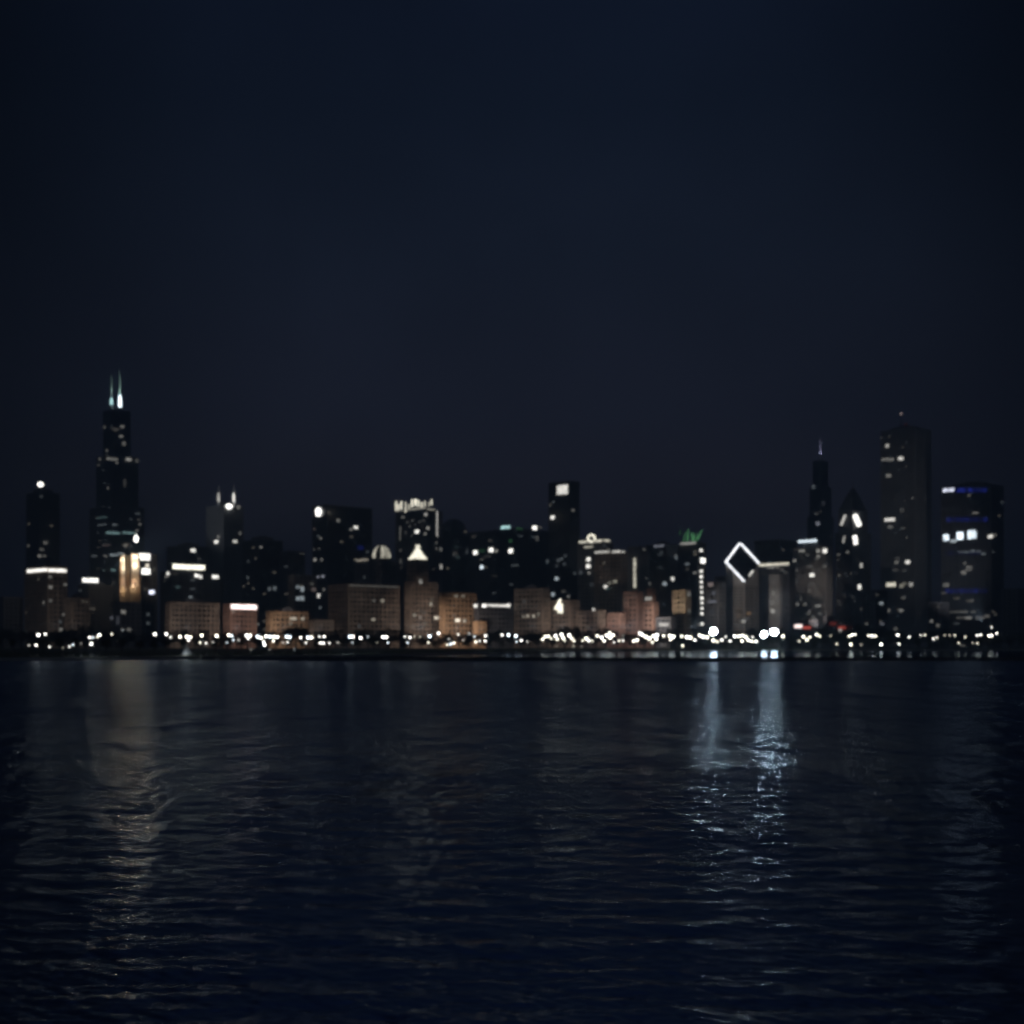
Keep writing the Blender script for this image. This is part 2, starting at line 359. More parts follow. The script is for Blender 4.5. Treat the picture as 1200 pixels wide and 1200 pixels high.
class Bld:
    def __init__(s, name, label, cat, L, N, R, top, D, mat, sty='masonry', p=.03, base=GROUND):
        s.L, s.N, s.R, s.D, s.mat, s.sty, s.p = L, N, R, D, mat, sty, p
        s.PN = Vector((kx(N) * D, D, 0))
        s.tl = s.tlen(L, DL); s.tr = s.tlen(R, DR)
        s.PL = s.PN + DL * s.tl; s.PR = s.PN + DR * s.tr; s.PB = s.PN + DL * s.tl + DR * s.tr
        s.top = zat(top, D)
        s.root = thing(name, label, cat, (s.PN.x, s.PN.y, base))
        s.base = base
        s.shaft(s.PN, s.tl, s.tr, base, s.top, 'wall')
        s.mb_cache = {}
    def tlen(s, px, d):
        k = kx(px); return (k * s.PN.y - s.PN.x) / (d.x - k * d.y)
    def shaft(s, PN, tl, tr, z0, z1, name, sty=None, mat=None, p=None, cap=True):
        """one block of the building: glass core, proud piers and spandrels on the street fronts, parapet"""
        bay, pw, fh, sh, pr = STY[sty or s.sty]; p = s.p if p is None else p
        if p > 0: p = max(p * .9, .014)
        mb = MB(); PL = PN + DL * tl; PR = PN + DR * tr; PB = PN + DL * tl + DR * tr
        poly = [PN, PR, PB, PL]
        mb.prism(poly, z0, z1, 1, top=0)
        for P0, d, nn, ln in ((PL, -DL, NL, tl), (PN, DR, NR, tr)):
            nb = max(2, round(ln / bay)); nf = max(2, round((z1 - z0) / fh)); bw = ln / nb; fz = (z1 - z0) / nf
            sc = min(1, bw / bay)
            for i in range(nb + 1):
                a = min(max(i * bw - pw * sc / 2, 0), ln - pw * sc)
                mb.obox(P0, d, nn, a, a + pw * sc, -.05, pr, z0, z1 - .02, 0)
            for j in range(nf + 1):
                za = max(z0, min(z0 + j * fz - sh / 2, z1 - sh))
                mb.obox(P0, d, nn, 0, ln, -.05, pr - .07, za, za + sh, 0)
            for i in range(nb):
                for j in range(nf):
                    if random.random() < p:
                        u_ = random.random(); mi = 2 if u_ < .45 else 3 if u_ < .82 else 4
                        q = lambda a, z: (P0.x + d.x * a + nn.x * .06, P0.y + d.y * a + nn.y * .06, z)
                        a0, a1 = i * bw + pw * sc / 2, (i + 1) * bw - pw * sc / 2
                        b0, b1 = z0 + j * fz + sh / 2, z0 + (j + 1) * fz - sh / 2
                        mb.face([q(a0, b0), q(a1, b0), q(a1, b1), q(a0, b1)], mi)
        if cap:                                             # cornice and parapet
            c = PN + DL * tl / 2 + DR * tr / 2
            g = 1 + 1.2 / max(tl, tr)
            mb.prism([c + (v - c) * g for v in poly], z1, z1 + .9, 0)
        return mb.build(name, [M[mat or s.mat], M['glass'], M['dw'], M['dc'], M['dm']], s.root)
    def penthouse(s, f=.5, h=5, mat='dark_stone', name='penthouse', z=None):
        c = s.PN + DL * s.tl / 2 + DR * s.tr / 2; z = (s.top + .9) if z is None else z
        mb = MB(); mb.prism([c + (v - c) * f for v in (s.PN, s.PR, s.PB, s.PL)], z, z + h)
        mb.prism([c + (v - c) * (f * .45) for v in (s.PN, s.PR, s.PB, s.PL)], z + h, z + h + 2.0)
        return mb.build(name, M[mat], s.root)
    def on(s, px):
        """point on the street front under a photo column: point, along, normal"""
        if px < s.N: P = s.PN + DL * s.tlen(px, DL); return P, -DL, NL
        P = s.PN + DR * s.tlen(px, DR); return P, DR, NR
    def light(s, px, py, pw, ph, k=1.0, col='n', name='lit_window', out=.9, eff=True, mat=None):
        P, d, nn = s.on(px)
        mpp = P.y / F
        if k < 1.25 and name == 'lit_window': k = k * .6
        elif k > 1.8: k = 1.8 + (k - 1.8) * .45
        if eff: pw, ph = max(1.5, pw * .72), max(1.5, ph * .72)
        half = pw * mpp / 2 / max(.3, abs(d.x)) ; hz = ph * mpp / 2
        z = zat(py, P.y); mb = MB()
        mb.obox(P, d, nn, -half, half, out, out + .15, z - hz, z + hz)
        m1 = mat or emit(col, k)
        o = mb.build(name, m1, s.root)
        return o
    def lights(s, lst, name='lit_window'):
        for a in lst: s.light(*a[:4], k=a[4], col=a[5] if len(a) > 5 else 'n', name=name)
    def band(s, pxa, pxb, py, ph, k, col='n', name='light_band', out=1.0):
        """a lit strip that follows the fronts from column pxa to pxb"""
        segs = [(pxa, pxb)] if (pxb <= s.N or pxa >= s.N) else [(pxa, s.N), (s.N, pxb)]
        for a, b in segs:
            mid = (a + b) / 2; P, d, nn = s.on(mid)
            ta = s.on(a + .01)[0] if a >= s.N else s.on(a)[0]
            tb = s.on(b - .01)[0] if b <= s.N else s.on(b)[0]
            mpp = P.y / F; mb = MB()
            ln = (tb - ta).dot(d); z = zat(py, P.y); hz = ph * .78 * mpp / 2
            mb.obox(ta, d, nn, 0, ln, out, out + .3, z - hz, z + hz)
            mb.build(name, emit(col, k), s.root)
    def bar(s, a, b, rpx, k, col='n', name='light_strip'):
        """a lit tube between two photo points on one front"""
        P, d, nn = s.on((a[0] + b[0]) / 2)
        def pt(px, py):
            dd = DL if nn is NL else DR
            p = s.PN + dd * s.tlen(px, dd); return Vector((p.x, p.y, zat(py, p.y))) + nn * 1.2
        mb = MB(); mb.tube(pt(*a), pt(*b), rpx * P.y / F); return mb.build(name, emit(col, k), s.root)
    def centre(s): return s.PN + DL * s.tl / 2 + DR * s.tr / 2
    def flood(s, e, col=(1, .84, .70), dx=0.0, zt=None, Y=1488, z=24, wide=1.0):
        """an added spot without fixture that brightens the street fronts"""
        zt = (s.top * .5) if zt is None else zt
        mid = (s.PL + s.PR) / 2; mid = Vector((mid.x, s.PN.y, zt))
        p = Vector((mid.x * Y / mid.y + dx, Y, z)); r = (mid - p).length
        ld = bpy.data.lights.new('facade_fill', 'SPOT'); ld.color = col  # added spot, stands in for the street glow on the front
        e *= 3.8; col = tuple(.55 * c + .45 * max(col) for c in col); ld.color = col; ld.energy = 4 * math.pi * r * r * e; ld.shadow_soft_size = 1.2
        rad = max((s.PR - s.PL).length / 2, s.top * .55) * wide
        ld.spot_size = 2 * math.atan(1.3 * rad / r); ld.spot_blend = .9
        o = bpy.data.objects.new('facade_fill', ld); C.objects.link(o); o.location = p
        o.rotation_euler = (mid - p).to_track_quat('-Z', 'Y').to_euler()
    def near_light(s, px, py, e, col, dist=7, name='wall_uplight'):
        P, d, nn = s.on(px); q = P + nn * dist
        ld = bpy.data.lights.new(name, 'POINT'); ld.color = col; ld.energy = 4 * math.pi * dist * dist * e; ld.shadow_soft_size = .6
        o = bpy.data.objects.new(name, ld); C.objects.link(o); o.location = (q.x, q.y, zat(py, q.y)); o.parent = None
        return o

DIM, MID, HOT = .35, 1.3, 6.0
T = 'tower'; B = 'building'

# --- far left
b = Bld('office_tower', 'dark tower behind the white cornice block, one round white beacon on its roof', T, 31, 46, 70, 577, 2100, 'black_wall', 'curtain', .012)
b.penthouse(.6, 6)
mb = MB(); c = b.centre(); zc = zat(568, c.y); mb.tube((c.x, c.y, b.top), (c.x, c.y, zc - 3), .8); mb.build('mast', M['metal'], b.root)
mb = MB(); mb.lathe([(.6, -3.6), (3.2, -2.4), (4.6, 0), (3.6, 2.4), (.6, 3.6)], (at(48, 568, c.y).x, c.y - 2, zc)); mb.build('beacon', emit('n', 5), b.root)
b.lights([(46, 651.5, 4, 4, .6), (48.5, 644, 5, 4, .25), (53, 636, 5, 5, .25), (34, 640, 4, 4, .25), (52, 651.5, 3, 3, .3)])

b = Bld('masonry_block', 'dim brown block with a wide white lit cornice across its top', B, 29, 56, 79, 664, 1600, 'brown_wall', 'masonry', .03)
b.penthouse(.5, 5)
b.band(33, 77, 668.5, 4.6, 2.4, 'n')
b.lights([(58.5, 676, 4, 4, .3), (58.8, 688, 4, 5, .4), (58.5, 704, 4, 5, .2), (76, 685, 4, 4, .3), (75, 720, 4, 5, .3), (71, 738, 4, 6, .4), (74, 741, 4, 4, .3), (71, 748, 5, 4, .35)])
b.flood(.045, dx=20)
b = Bld('masonry_block', 'low dim brown block left of the short bright rooftop strip', B, 76, 84, 105, 701, 1565, 'brown_wall', 'masonry', .02)
b.flood(.09); b.penthouse(.4, 3)

b = Bld('office_block', 'dark block in front of the stepped tower, a short bright strip on its roof', B, 92, 104, 136, 686, 1760, 'dark_stone', 'bands', .02)
b.penthouse(.4, 4)
b.light(105.5, 680, 19, 6.5, 4.5, 'n', name='roof_sign')
b.lights([(143 - 12, 724, 5, 5, .25, 'v'), (134.5, 730, 4, 8, .18, 'v')])

# --- stepped tower with twin antennas
b = Bld('skyscraper', 'tallest stepped black tower with two white antennas lit at their feet', 'skyscraper', 105, 131, 169, 593, 2560, 'black_wall', 'curtain', .02)
c = b.centre()
def sub(bl, l, r_, k0, k1, top0, top1, name, **kw):
    """a set-back block standing on bl: keeps the share l of the left front and r_ of the right front"""
    PN = bl.PN + DL * bl.tl * k0 + DR * bl.tr * k1
    z = zat(top1, PN.y); bl.shaft(PN, bl.tl * l, bl.tr * r_, zat(top0, PN.y), z, name, **kw); return PN, z
sub(b, .72, .80, .06, .06, 593.5, 533, 'upper_shaft', p=.01)
PNt, zt = sub(b, .48, .52, .2, .2, 533.5, 480, 'top_shaft', p=.012)
for px, tip, foot, br in ((130.7, 440, 470, 2.2), (140.6, 433, 470, 7)):
    P = Vector((kx(px) * 2612, 2612, 0)); mb = MB()
    mb.tube((P.x, P.y, zt - 3), (P.x, P.y, zt + 26), 2.0, 1.6); mb.tube((P.x, P.y, zt + 26), (P.x, P.y, zat(tip, P.y)), 1.3, .5)
    an = mb.build('antenna', M['mast'], b.root)
    hgt = 12 if br > 3 else 7
    mb = MB(); z = zat(470.5, P.y); mb.lathe([(1.2, -hgt), (2.7, -hgt * .7), (2.5, 0), (1.8, hgt)], (P.x, P.y, z), 10)
    mb.build('antenna_glow', emit('c' if br > 3 else 't', br), b.root)  # glowing sleeve stands in for the floodlit antenna foot
    ld = bpy.data.lights.new('antenna_uplight', 'SPOT'); ld.energy = 3.2e5 * (1.3 if br > 3 else .8); ld.color = (.62, 1, .86); ld.spot_size = math.radians(24); ld.shadow_soft_size = 1
    o = bpy.data.objects.new('antenna_uplight', ld); C.objects.link(o); o.location = (P.x - 2, P.y - 14, zt + 6)
    o.rotation_euler = (Vector((P.x, P.y, zt + 70)) - o.location).to_track_quat('-Z', 'Y').to_euler()
b.lights([(123, 500.5, 4, 4, .3), (143, 500, 4.5, 4, .45), (135, 503, 10, 3, .12), (141.5, 511.5, 5, 4, .5), (145, 520, 4, 6, .35), (126, 528, 4, 4, .3),
          (117.5, 538, 4, 4, .4), (131, 538, 14, 4, .45), (150.5, 538.5, 7, 5, .8), (160, 540, 4, 6, .2), (127, 572, 4, 4, .25), (146, 566, 3, 12, .1)])
b.lights([(132, 624.5, 17, 3.2, .55, 't'), (151, 624.5, 16, 3, .45, 't'), (120, 606.5, 24, 2.6, .12, 't'), (120, 615, 20, 2.6, .12, 'c'), (134, 615, 6, 2.6, .2, 'c'),
          (125, 639, 18, 2.6, .1, 'k'), (148, 638.5, 8, 3, .3, 'w'), (111, 651.5, 12, 2.8, .15, 'c'), (133, 650.5, 10, 3, .5, 'c'), (142, 649, 9, 3, .4, 'c'), (125, 652, 4, 3, .25), (132.5, 668, 6, 4, .3, 't'), (122, 668, 5, 3, .1, 't'), (161, 602, 6, 3, .1, 'c'), (162, 609, 4, 3, .1)], 'lit_floor')

# --- floodlit stone tower
b = Bld('stone_tower', 'slim stone tower with orange floodlit columns and a glowing white top', T, 141, 152, 164, 652, 1720, 'tan_wall', 'piers', .0)
c = b.centre()
mb = MB(); hw = 4.0
mb.prism([c + (v - c) * .6 for v in (b.PN, b.PR, b.PB, b.PL)], b.top + .9, b.top + 7); mb.loft([[tuple((c + (v - c) * f)[:2]) + (z,) for v in (b.PN, b.PR, b.PB, b.PL)] for f, z in ((.55, b.top + 7), (.08, b.top + 17))]); mb.build('spire', M['dark_stone'], b.root)
mb = MB(); mb.lathe([(.4, -4.8), (2.4, -2.6), (2.6, 0), (1.2, 3), (.2, 5)], (kx(159.5) * c.y, c.y, zat(631, c.y)), 10); mb.build('spire_lantern', emit('n', 7), b.root)
mb = MB(); mb.tube((kx(159.5) * c.y, c.y, b.top + 6), (kx(159.5) * c.y, c.y, zat(633.5, c.y)), .6); mb.build('lantern_mast', M['metal'], b.root)
for pa, pb_, yt in ((143.4, 149.6, 650), (153.6, 160.6, 648)):
    mid = (pa + pb_) / 2; P, d, nn = b.on(mid); hw_ = (pb_ - pa) / 2 * P.y / F / .72; mb = MB()
    q0 = P - d * hw_; poly = [q0 + nn * 2.6, q0 + d * 2 * hw_ + nn * 2.6, q0 + d * 2 * hw_ + nn * .55, q0 + nn * .55]
    mb.prism(poly, zat(687, P.y), zat(yt, P.y)); mb.build('pilaster', M['pale_wall'], b.root)
for px, py, e_, cl, ds in ((146.5, 656, 15, (1, .80, .54), 6), (146.5, 666, 15, (1, .80, .54), 6), (157, 653, 17, (1, .80, .54), 6), (157, 663, 17, (1, .80, .54), 6), (147, 681, 4.0, (1, .56, .30), 9), (156, 681, 4.0, (1, .56, .30), 9),
                           (145, 691, 11, (1, .80, .56), 4.5), (155.5, 689, 11, (1, .80, .56), 4.5)):
    b.near_light(px, py, e_, cl, ds)
bw = b
b = Bld('stone_annex', 'dark annex right of the orange floodlit tower with a white lit top corner', B, 159, 166, 184, 650, 1745, 'dark_stone', 'stone', .01)
b.light(167.5, 652.5, 17, 11, 5, 'n', name='lit_gallery', eff=True)
b.light(170.5, 669.5, 11, 9, 6, 'n'); b.light(177.5, 694, 7, 6, 4, 'v'); b.light(172, 663, 4, 6, 1.5, 'w')
b.lights([(143 + 20, 717, 5, 5, .2), (172, 738, 4, 4, .2)])
b = Bld('office_block', 'low dark block with few lit windows below the orange floodlit tower', B, 133, 141, 182, 706, 1640, 'dark_stone', 'stone', .03)
b.lights([(144, 717, 6, 6, .45), (139, 727, 8, 14, .08, 'v'), (143, 738, 4, 4, .3), (150.5, 738, 5, 5, .35)])

# --- long white rooftop band
b = Bld('office_tower', 'dark slab rising behind the long white rooftop band', T, 196, 214, 244, 640, 2050, 'black_wall', 'curtain', .01)
b.penthouse(.5, 4)
b.lights([(226, 645, 6, 5, 2.5, 'n'), (233, 655, 4, 3, .1)])
b = Bld('office_block', 'broad dark block topped by a long white lit rooftop band', B, 188, 202, 262, 670, 1800, 'dark_stone', 'bands', .03)
b.penthouse(.3, 4)
b.band(202, 239.5, 664.5, 7, 3.0, 'y', name='lit_rooftop_storey')
b.lights([(197.5, 672, 5, 5, 2), (230, 674.5, 5, 5, 3), (234.5, 676, 4, 5, 2), (252, 676, 8, 5, 3), (208, 688, 4, 4, .2, 't'), (223, 700, 5, 4, .45, 'c'), (233, 709, 4, 4, .25), (194, 641 + 40, 3, 3, .1)])

# --- twin spire tower
b = Bld('crowned_tower', 'dark tower with pale grey left front and two lit corner spires', T, 242, 262, 285, 592, 2360, 'grey_wall', 'piers', .0)
b.penthouse(.35, 6)
b.flood(.22, (.86, .93, 1), dx=-170, zt=235, z=130, Y=2200, wide=.5)
for px, tip, foot, k in ((256.3, 569, 590, .9), (274, 568, 590, 2.2)):
    P = b.on(px)[0]; mb = MB(); mb.tube((P.x, P.y, b.top - 2), (P.x, P.y, zat(tip, P.y)), 2.0, .6); mb.build('spire', M['mast'], b.root)
    mb = MB(); mb.tube((P.x, P.y - 1.5, zat(588, P.y)), (P.x, P.y - 1.0, zat(578, P.y)), 2.2, 1.4); mb.build('spire_light', emit('n', k), b.root)
mb = MB(); P = b.PN; mb.lathe([(2, -4), (5, -2), (5.5, 1), (2, 4)], (kx(268) * P.y, P.y + 4, zat(593, P.y)), 10); mb.build('crown_beacon', emit('n', 6), b.root)
b.lights([(254, 635, 8, 5, 2.2), (256.5, 629, 5, 5, .5), (275, 634.5, 5, 4.5, 1.3), (281, 625, 3, 6, .25), (279, 594.5, 4, 6, .4)])

b = Bld('masonry_block', 'long low brown block, dark tree mass before it, left of the pink band', B, 194, 199, 257, 706, 1560, 'brown_wall', 'masonry', .01)
b.flood(.36, (1, .80, .66)); b.penthouse(.3, 3)
b = Bld('brick_block', 'red brick block with a pinkish white light band along its top', B, 262, 270, 300.5, 708, 1575, 'red_brick', 'masonry', .01)
b.flood(.55, (1, .68, .50)); b.band(270.2, 300, 711.3, 6.6, 3.8, 'k')
b = Bld('office_tower', 'plain black tower just right of the twin spire tower', T, 284, 304, 331, 633, 2000, 'black_wall', 'curtain', .012)
b.penthouse(.55, 5)
b.lights([(315.5, 690, 3.5, 6, .3, 'c'), (321.5, 689.5, 4, 6, .35, 'c'), (291, 677, 4, 4, .2, 'c')])
b = Bld('office_block', 'lower black block between the plain black tower and round beacon slab', B, 328, 338, 357, 646, 1960, 'black_wall', 'bands', .015)
b = Bld('office_block', 'dark block with a cluster of large lit windows, left of the beacon slab', B, 338, 345, 371, 674, 1700, 'grey_wall', 'stone', .03)
b.lights([(348.5, 688, 5, 5, .55, 'c'), (353.5, 690.5, 4.5, 8, .8, 'c'), (348.8, 701.5, 5, 6, .75, 'c'), (353.5, 701, 5, 7, .8, 'c'), (367, 691, 6, 6, .2, 'k'), (365, 684, 5, 5, .12)])
b = Bld('brick_block', 'low orange brick block with bright windows at its right', B, 312, 317, 361, 717, 1555, 'orange_brick', 'masonry', .02)
b.flood(.85, (1, .70, .48)); b.lights([(343, 725, 9, 4, 1.2, 'w'), (354, 725, 4, 5, .9, 'w'), (340, 731, 4, 5, .4, 'w')]); b.penthouse(.3, 3)
b = Bld('masonry_block', 'low dim grey brown block right of the orange brick block', B, 363, 367, 391, 727, 1560, 'brown_wall', 'masonry', .02)
b.flood(.25, (1, .85, .75))

# --- beacon slab
b = Bld('slab_tower', 'broad black slab tower with a round white light at its top left', T, 366, 383, 436, 592, 1950, 'black_wall', 'curtain', .008)
P, d, nn = b.on(374.5); mb = MB(); q = P + nn * 1.5; z = zat(600, P.y)
mb.tube((q.x, q.y, z), (q.x + nn.x * 1.2, q.y + nn.y * 1.2, z), 6.0, 6.0, 20); mb.build('round_light', emit('n', 5), b.root)
b.lights([(396, 610, 4.5, 4.5, .4), (416.5, 618, 5.5, 4.5, 1.8), (411, 620.5, 4, 4, .4), (422, 642, 9, 7, .10, 'b'), (368.5, 644, 3, 3, .15), (374.5, 643, 3, 3, .15), (369.5, 656, 4.5, 4.5, .8), (377.5, 656, 4, 4.5, .3), (369, 620, 4, 4, .1, 'k'),
          (373.5, 676, 4.5, 3.5, .6, 'v'), (379, 675.5, 4.5, 4, .8, 'v'), (380, 691, 4, 5, .25), (374, 698, 4, 6, 1.8), (376, 712, 4, 4, .35, 'c'), (400, 702, 4, 4, .45, 'c'), (400, 688, 5, 4, .15)])
b = Bld('domed_building', 'dark block with a pale lit faceted dome on its roof', B, 416, 432, 464, 656, 1860, 'dark_stone', 'stone', .015)
c = b.centre(); cx, cy = kx(446) * b.PN.y, b.PN.y + 10
mb = MB(); mb.lathe([(14, b.top), (14, b.top + 2.5), (12.6, b.top + 2.5)], (cx, cy, 0), 12); mb.build('dome_drum', M['grey_wall'], b.root)
z0 = b.top + 2.5; prof = [(12.4, 0), (12.6, 4), (11.2, 9.5), (8.2, 14), (4, 17)]
pat = [1, 1, 0, 1, 1, 1, .3, 1, 0, 1, .6, 1]
for k in range(12):                     # each lit panel of the dome
    a0, a1 = 2 * math.pi * (k + .06) / 12, 2 * math.pi * (k + .94) / 12
    mb = MB()
    for (r0, h0), (r1, h1) in zip(prof, prof[1:]):
        mb.face([(cx + r0 * math.cos(a0), cy + r0 * math.sin(a0), z0 + h0), (cx + r0 * math.cos(a1), cy + r0 * math.sin(a1), z0 + h0),
                 (cx + r1 * math.cos(a1 - .04), cy + r1 * math.sin(a1 - .04), z0 + h1), (cx + r1 * math.cos(a0 + .04), cy + r1 * math.sin(a0 + .04), z0 + h1)])
    mb.build('dome_panel', emit('y', .75 * pat[k]) if pat[k] else M['glass'], b.root)
mb = MB(); mb.lathe([(12.0, z0), (10.6, z0 + 9.2), (7.6, z0 + 13.6), (3.4, z0 + 16.6), (.3, z0 + 19)], (cx, cy, 0), 12); mb.build('dome_frame', M['metal'], b.root)
b.band(413 + 6, 432, 656.5, 3, .35, 'w'); b.lights([(427, 656, 10, 3.4, .8, 'w'), (417.5, 656, 5, 3, .35, 'w')])
b = Bld('slab_block', 'wide dim brown slab with a pale roof edge, left of the pyramid tower', B, 385, 408, 468, 685, 1585, 'brown_wall', 'masonry', .01)
b.flood(.13, (1, .83, .68), dx=45); b.band(409, 467, 687, 2.0, .10, 'n', name='roof_edge_light'); b.penthouse(.35, 4)
b.lights([(447.5, 704, 5, 5, .6, 'w'), (437.5, 704, 4, 4, .2), (437, 726, 5.5, 4, .7, 'w')])

# --- crown tower behind the pyramid tower
b = Bld('crowned_tower', 'tall dark tower with a jagged bright crown behind the lit pyramid', T, 464, 500, 518, 598, 1900, 'dark_stone', 'piers', .02)
fins = [(464.6, 586, 600, 2.6, 1.6), (467.5, 590, 598.5, 2.6, 1.3), (470.6, 586.5, 597.5, 2.2, 1.8), (475.6, 587, 602, 1.8, 1.4), (479.5, 590, 597, 2.2, .9), (483.2, 584.5, 595, 2.4, 1.8), (487.2, 584, 593.5, 3.2, 2.2), (490.8, 585, 595, 2.4, 1.6), (494.6, 588, 595.5, 2.2, 1.4), (498.3, 586.5, 594, 2.0, 1.3), (502.6, 588, 594, 1.8, .9), (505.4, 584.5, 592.5, 2.0, 1.3)]
for px, ya, yb, wd, k in fins: b.light(px, (ya + yb) / 2, wd * 1.2, (yb - ya) * 1.15, k, 'y', name='crown_fin', out=.4)
b.band(464, 509, 597.0, 1.6, .5, 'y', name='crown_sill')
b.bar((511.5, 599), (511.5, 629), .75, .75, 'n'); b.bar((470, 617), (469.5, 633), .7, .16, 'n')
b.lights([(473, 606, 6, 4, .25), (499.5, 603, 5, 5, .9), (489, 623, 7, 5, 2.5), (501, 619, 4, 4, .8), (499, 625.5, 4, 4, .5), (516, 644, 3, 6, .3), (516.4, 664, 3, 8, .9), (511, 636, 3, 4, .25), (511, 643, 3, 4, .2), (470, 645, 4, 5, .12), (478, 612, 3, 3, .2), (484, 610, 3, 3, .2), (492, 612, 3, 3, .2), (481, 617, 3, 3, .2), (487, 615, 3, 3, .15), (476, 624, 3, 3, .15), (483, 628, 3, 3, .12), (497, 610, 3, 3, .2), (470, 658, 3, 8, .12)])
# --- pyramid tower
b = Bld('pyramid_tower', 'brown stone tower with a bright white flared pyramid roof', T, 474.5, 481, 513, 682, 1620, 'brown_wall', 'masonry', .05)
b.flood(.42, (1, .70, .48), zt=30); b.penthouse(.0001, .01, name='roof_pad')
PNs = b.PN + DL * b.tl * .12 + DR * b.tr * .12 + Vector((0, 0, 0))
zs = zat(656, PNs.y + 6)
cS = Vector((kx(489.5) * (PNs.y + 18), PNs.y + 18, 0)); hs = 17.0 / 2
PN2 = cS - DL * hs - DR * hs
b.shaft(PN2, 2 * hs, 2 * hs, b.top + .9, zs, 'upper_shaft', p=.0)
def sq(h, z): return [(cS.x, cS.y - h * 1.414, z), (cS.x + h * 1.414, cS.y, z), (cS.x, cS.y + h * 1.414, z), (cS.x - h * 1.414, cS.y, z)]
mpp = cS.y / F
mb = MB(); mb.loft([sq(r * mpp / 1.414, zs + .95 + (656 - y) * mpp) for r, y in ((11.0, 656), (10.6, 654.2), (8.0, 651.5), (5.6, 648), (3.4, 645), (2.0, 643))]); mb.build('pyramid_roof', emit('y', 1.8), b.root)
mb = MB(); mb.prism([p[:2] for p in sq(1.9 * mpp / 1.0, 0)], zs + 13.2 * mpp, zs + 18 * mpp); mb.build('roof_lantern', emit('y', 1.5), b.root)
b.lights([(485, 721, 4, 5, .6, 'w'), (504.5, 708, 4.5, 5, .8, 'w'), (513 - 1, 724, 9, 4.5, 1.6, 'w'), (492.5, 716, 4, 4, .15, 'w'), (498, 731, 4, 4, .3, 'w')])
mb = MB(); P = PN2; 
b.light(492.5, 681.5, 4.5, 7, .5, 'n')
b = Bld('masonry_block', 'golden brown block with bright ground floor, right of the pyramid tower', B, 515, 520, 558, 695, 1590, 'orange_brick', 'masonry', .02)
b.flood(.72, (1, .64, .38), zt=22); b.lights([(534, 698.5, 4.5, 3.5, .6, 'w'), (542, 698.5, 4.5, 3.5, .45, 'w'), (535.5, 727, 7, 5, 2.5, 'w'), (543.5, 727.5, 5, 4, 1.2, 'w'), (514, 724, 4, 4, 1.2, 'w'), (549, 729, 4, 3, .4, 'o')])
b = Bld('brick_annex', 'low orange lit annex right of the golden brown block', B, 555, 559, 570, 729, 1560, 'orange_brick', 'masonry', .0)
b.flood(.8, (1, .62, .32), wide=1.3)
b = Bld('domed_tower', 'unlit black tower with a rounded top right of the jagged crown', T, 516, 530, 547, 620, 2060, 'black_wall', 'curtain', .01)
c = b.centre(); mb = MB(); mb.loft([[tuple((c + (v - c) * f)[:2]) + (b.top + .9 + h,) for v in (b.PN, b.PR, b.PB, b.PL)] for f, h in ((.95, 0), (.86, 6), (.66, 11), (.4, 14.5), (.12, 16))]); mb.build('rounded_top', M['black_wall'], b.root)
b.lights([(536, 653, 6, 3, .12, 't'), (534, 641, 4, 3, .08, 't')])
b = Bld('office_block', 'wide black block with scattered bright dots and a greenish roof light', B, 543, 607, 644, 620, 2000, 'black_wall', 'bands', .012)
b.light(593, 618, 15, 5, 1.1, 'g', name='roof_sign', mat=emit('t', 1.3)); b.penthouse(.3, 4)
b.lights([(608, 619.5, 10, 3, .12, 'g'), (626, 618.7, 7, 6, 5), (632, 618, 6, 3, .25), (629, 631, 3, 8, .2), (557.5, 647.5, 6.5, 6.5, 4.5), (576, 644.5, 6.5, 6.5, 5), (582, 645.5, 5, 3.5, .8), (599, 645.7, 6.5, 6.5, 5), (565, 664.5, 5, 5.5, 2.5, 'c'), (604, 662.5, 12, 3, .15, 'c'), (599, 634, 5, 5, .12, 'g'), (548, 646, 3, 9, .1, 'c'), (565, 645.5, 12, 2.4, .12, 'g'), (572, 652, 12, 3, .07), (641, 658, 3, 4, .3, 'c'), (580, 675, 8, 2.5, .05)])
b = Bld('masonry_block', 'dark low building with a thin white dotted light band', B, 556, 560, 601, 706, 1600, 'dark_stone', 'stone', .01)
b.lights([(558, 710, 5.5, 5, 2.5), (567, 709.7, 6.5, 5, 4), (595, 709.7, 5.5, 5, 3)], 'band_lamp'); b.band(567, 597, 709.7, 3, 1.5, 'n')
b = Bld('masonry_block', 'dim brown block with a row of small lights low on its front', B, 603, 636, 644, 690, 1600, 'brown_wall', 'masonry', .02)
b.flood(.20, (1, .82, .70)); b.lights([(614, 722.5, 4, 3.5, .5, 'w'), (619.3, 722, 4.5, 4, .9, 'w'), (626, 722, 4.5, 4, .9, 'w'), (631.5, 720, 3, 6, .35, 'w')]); b.penthouse(.4, 3)

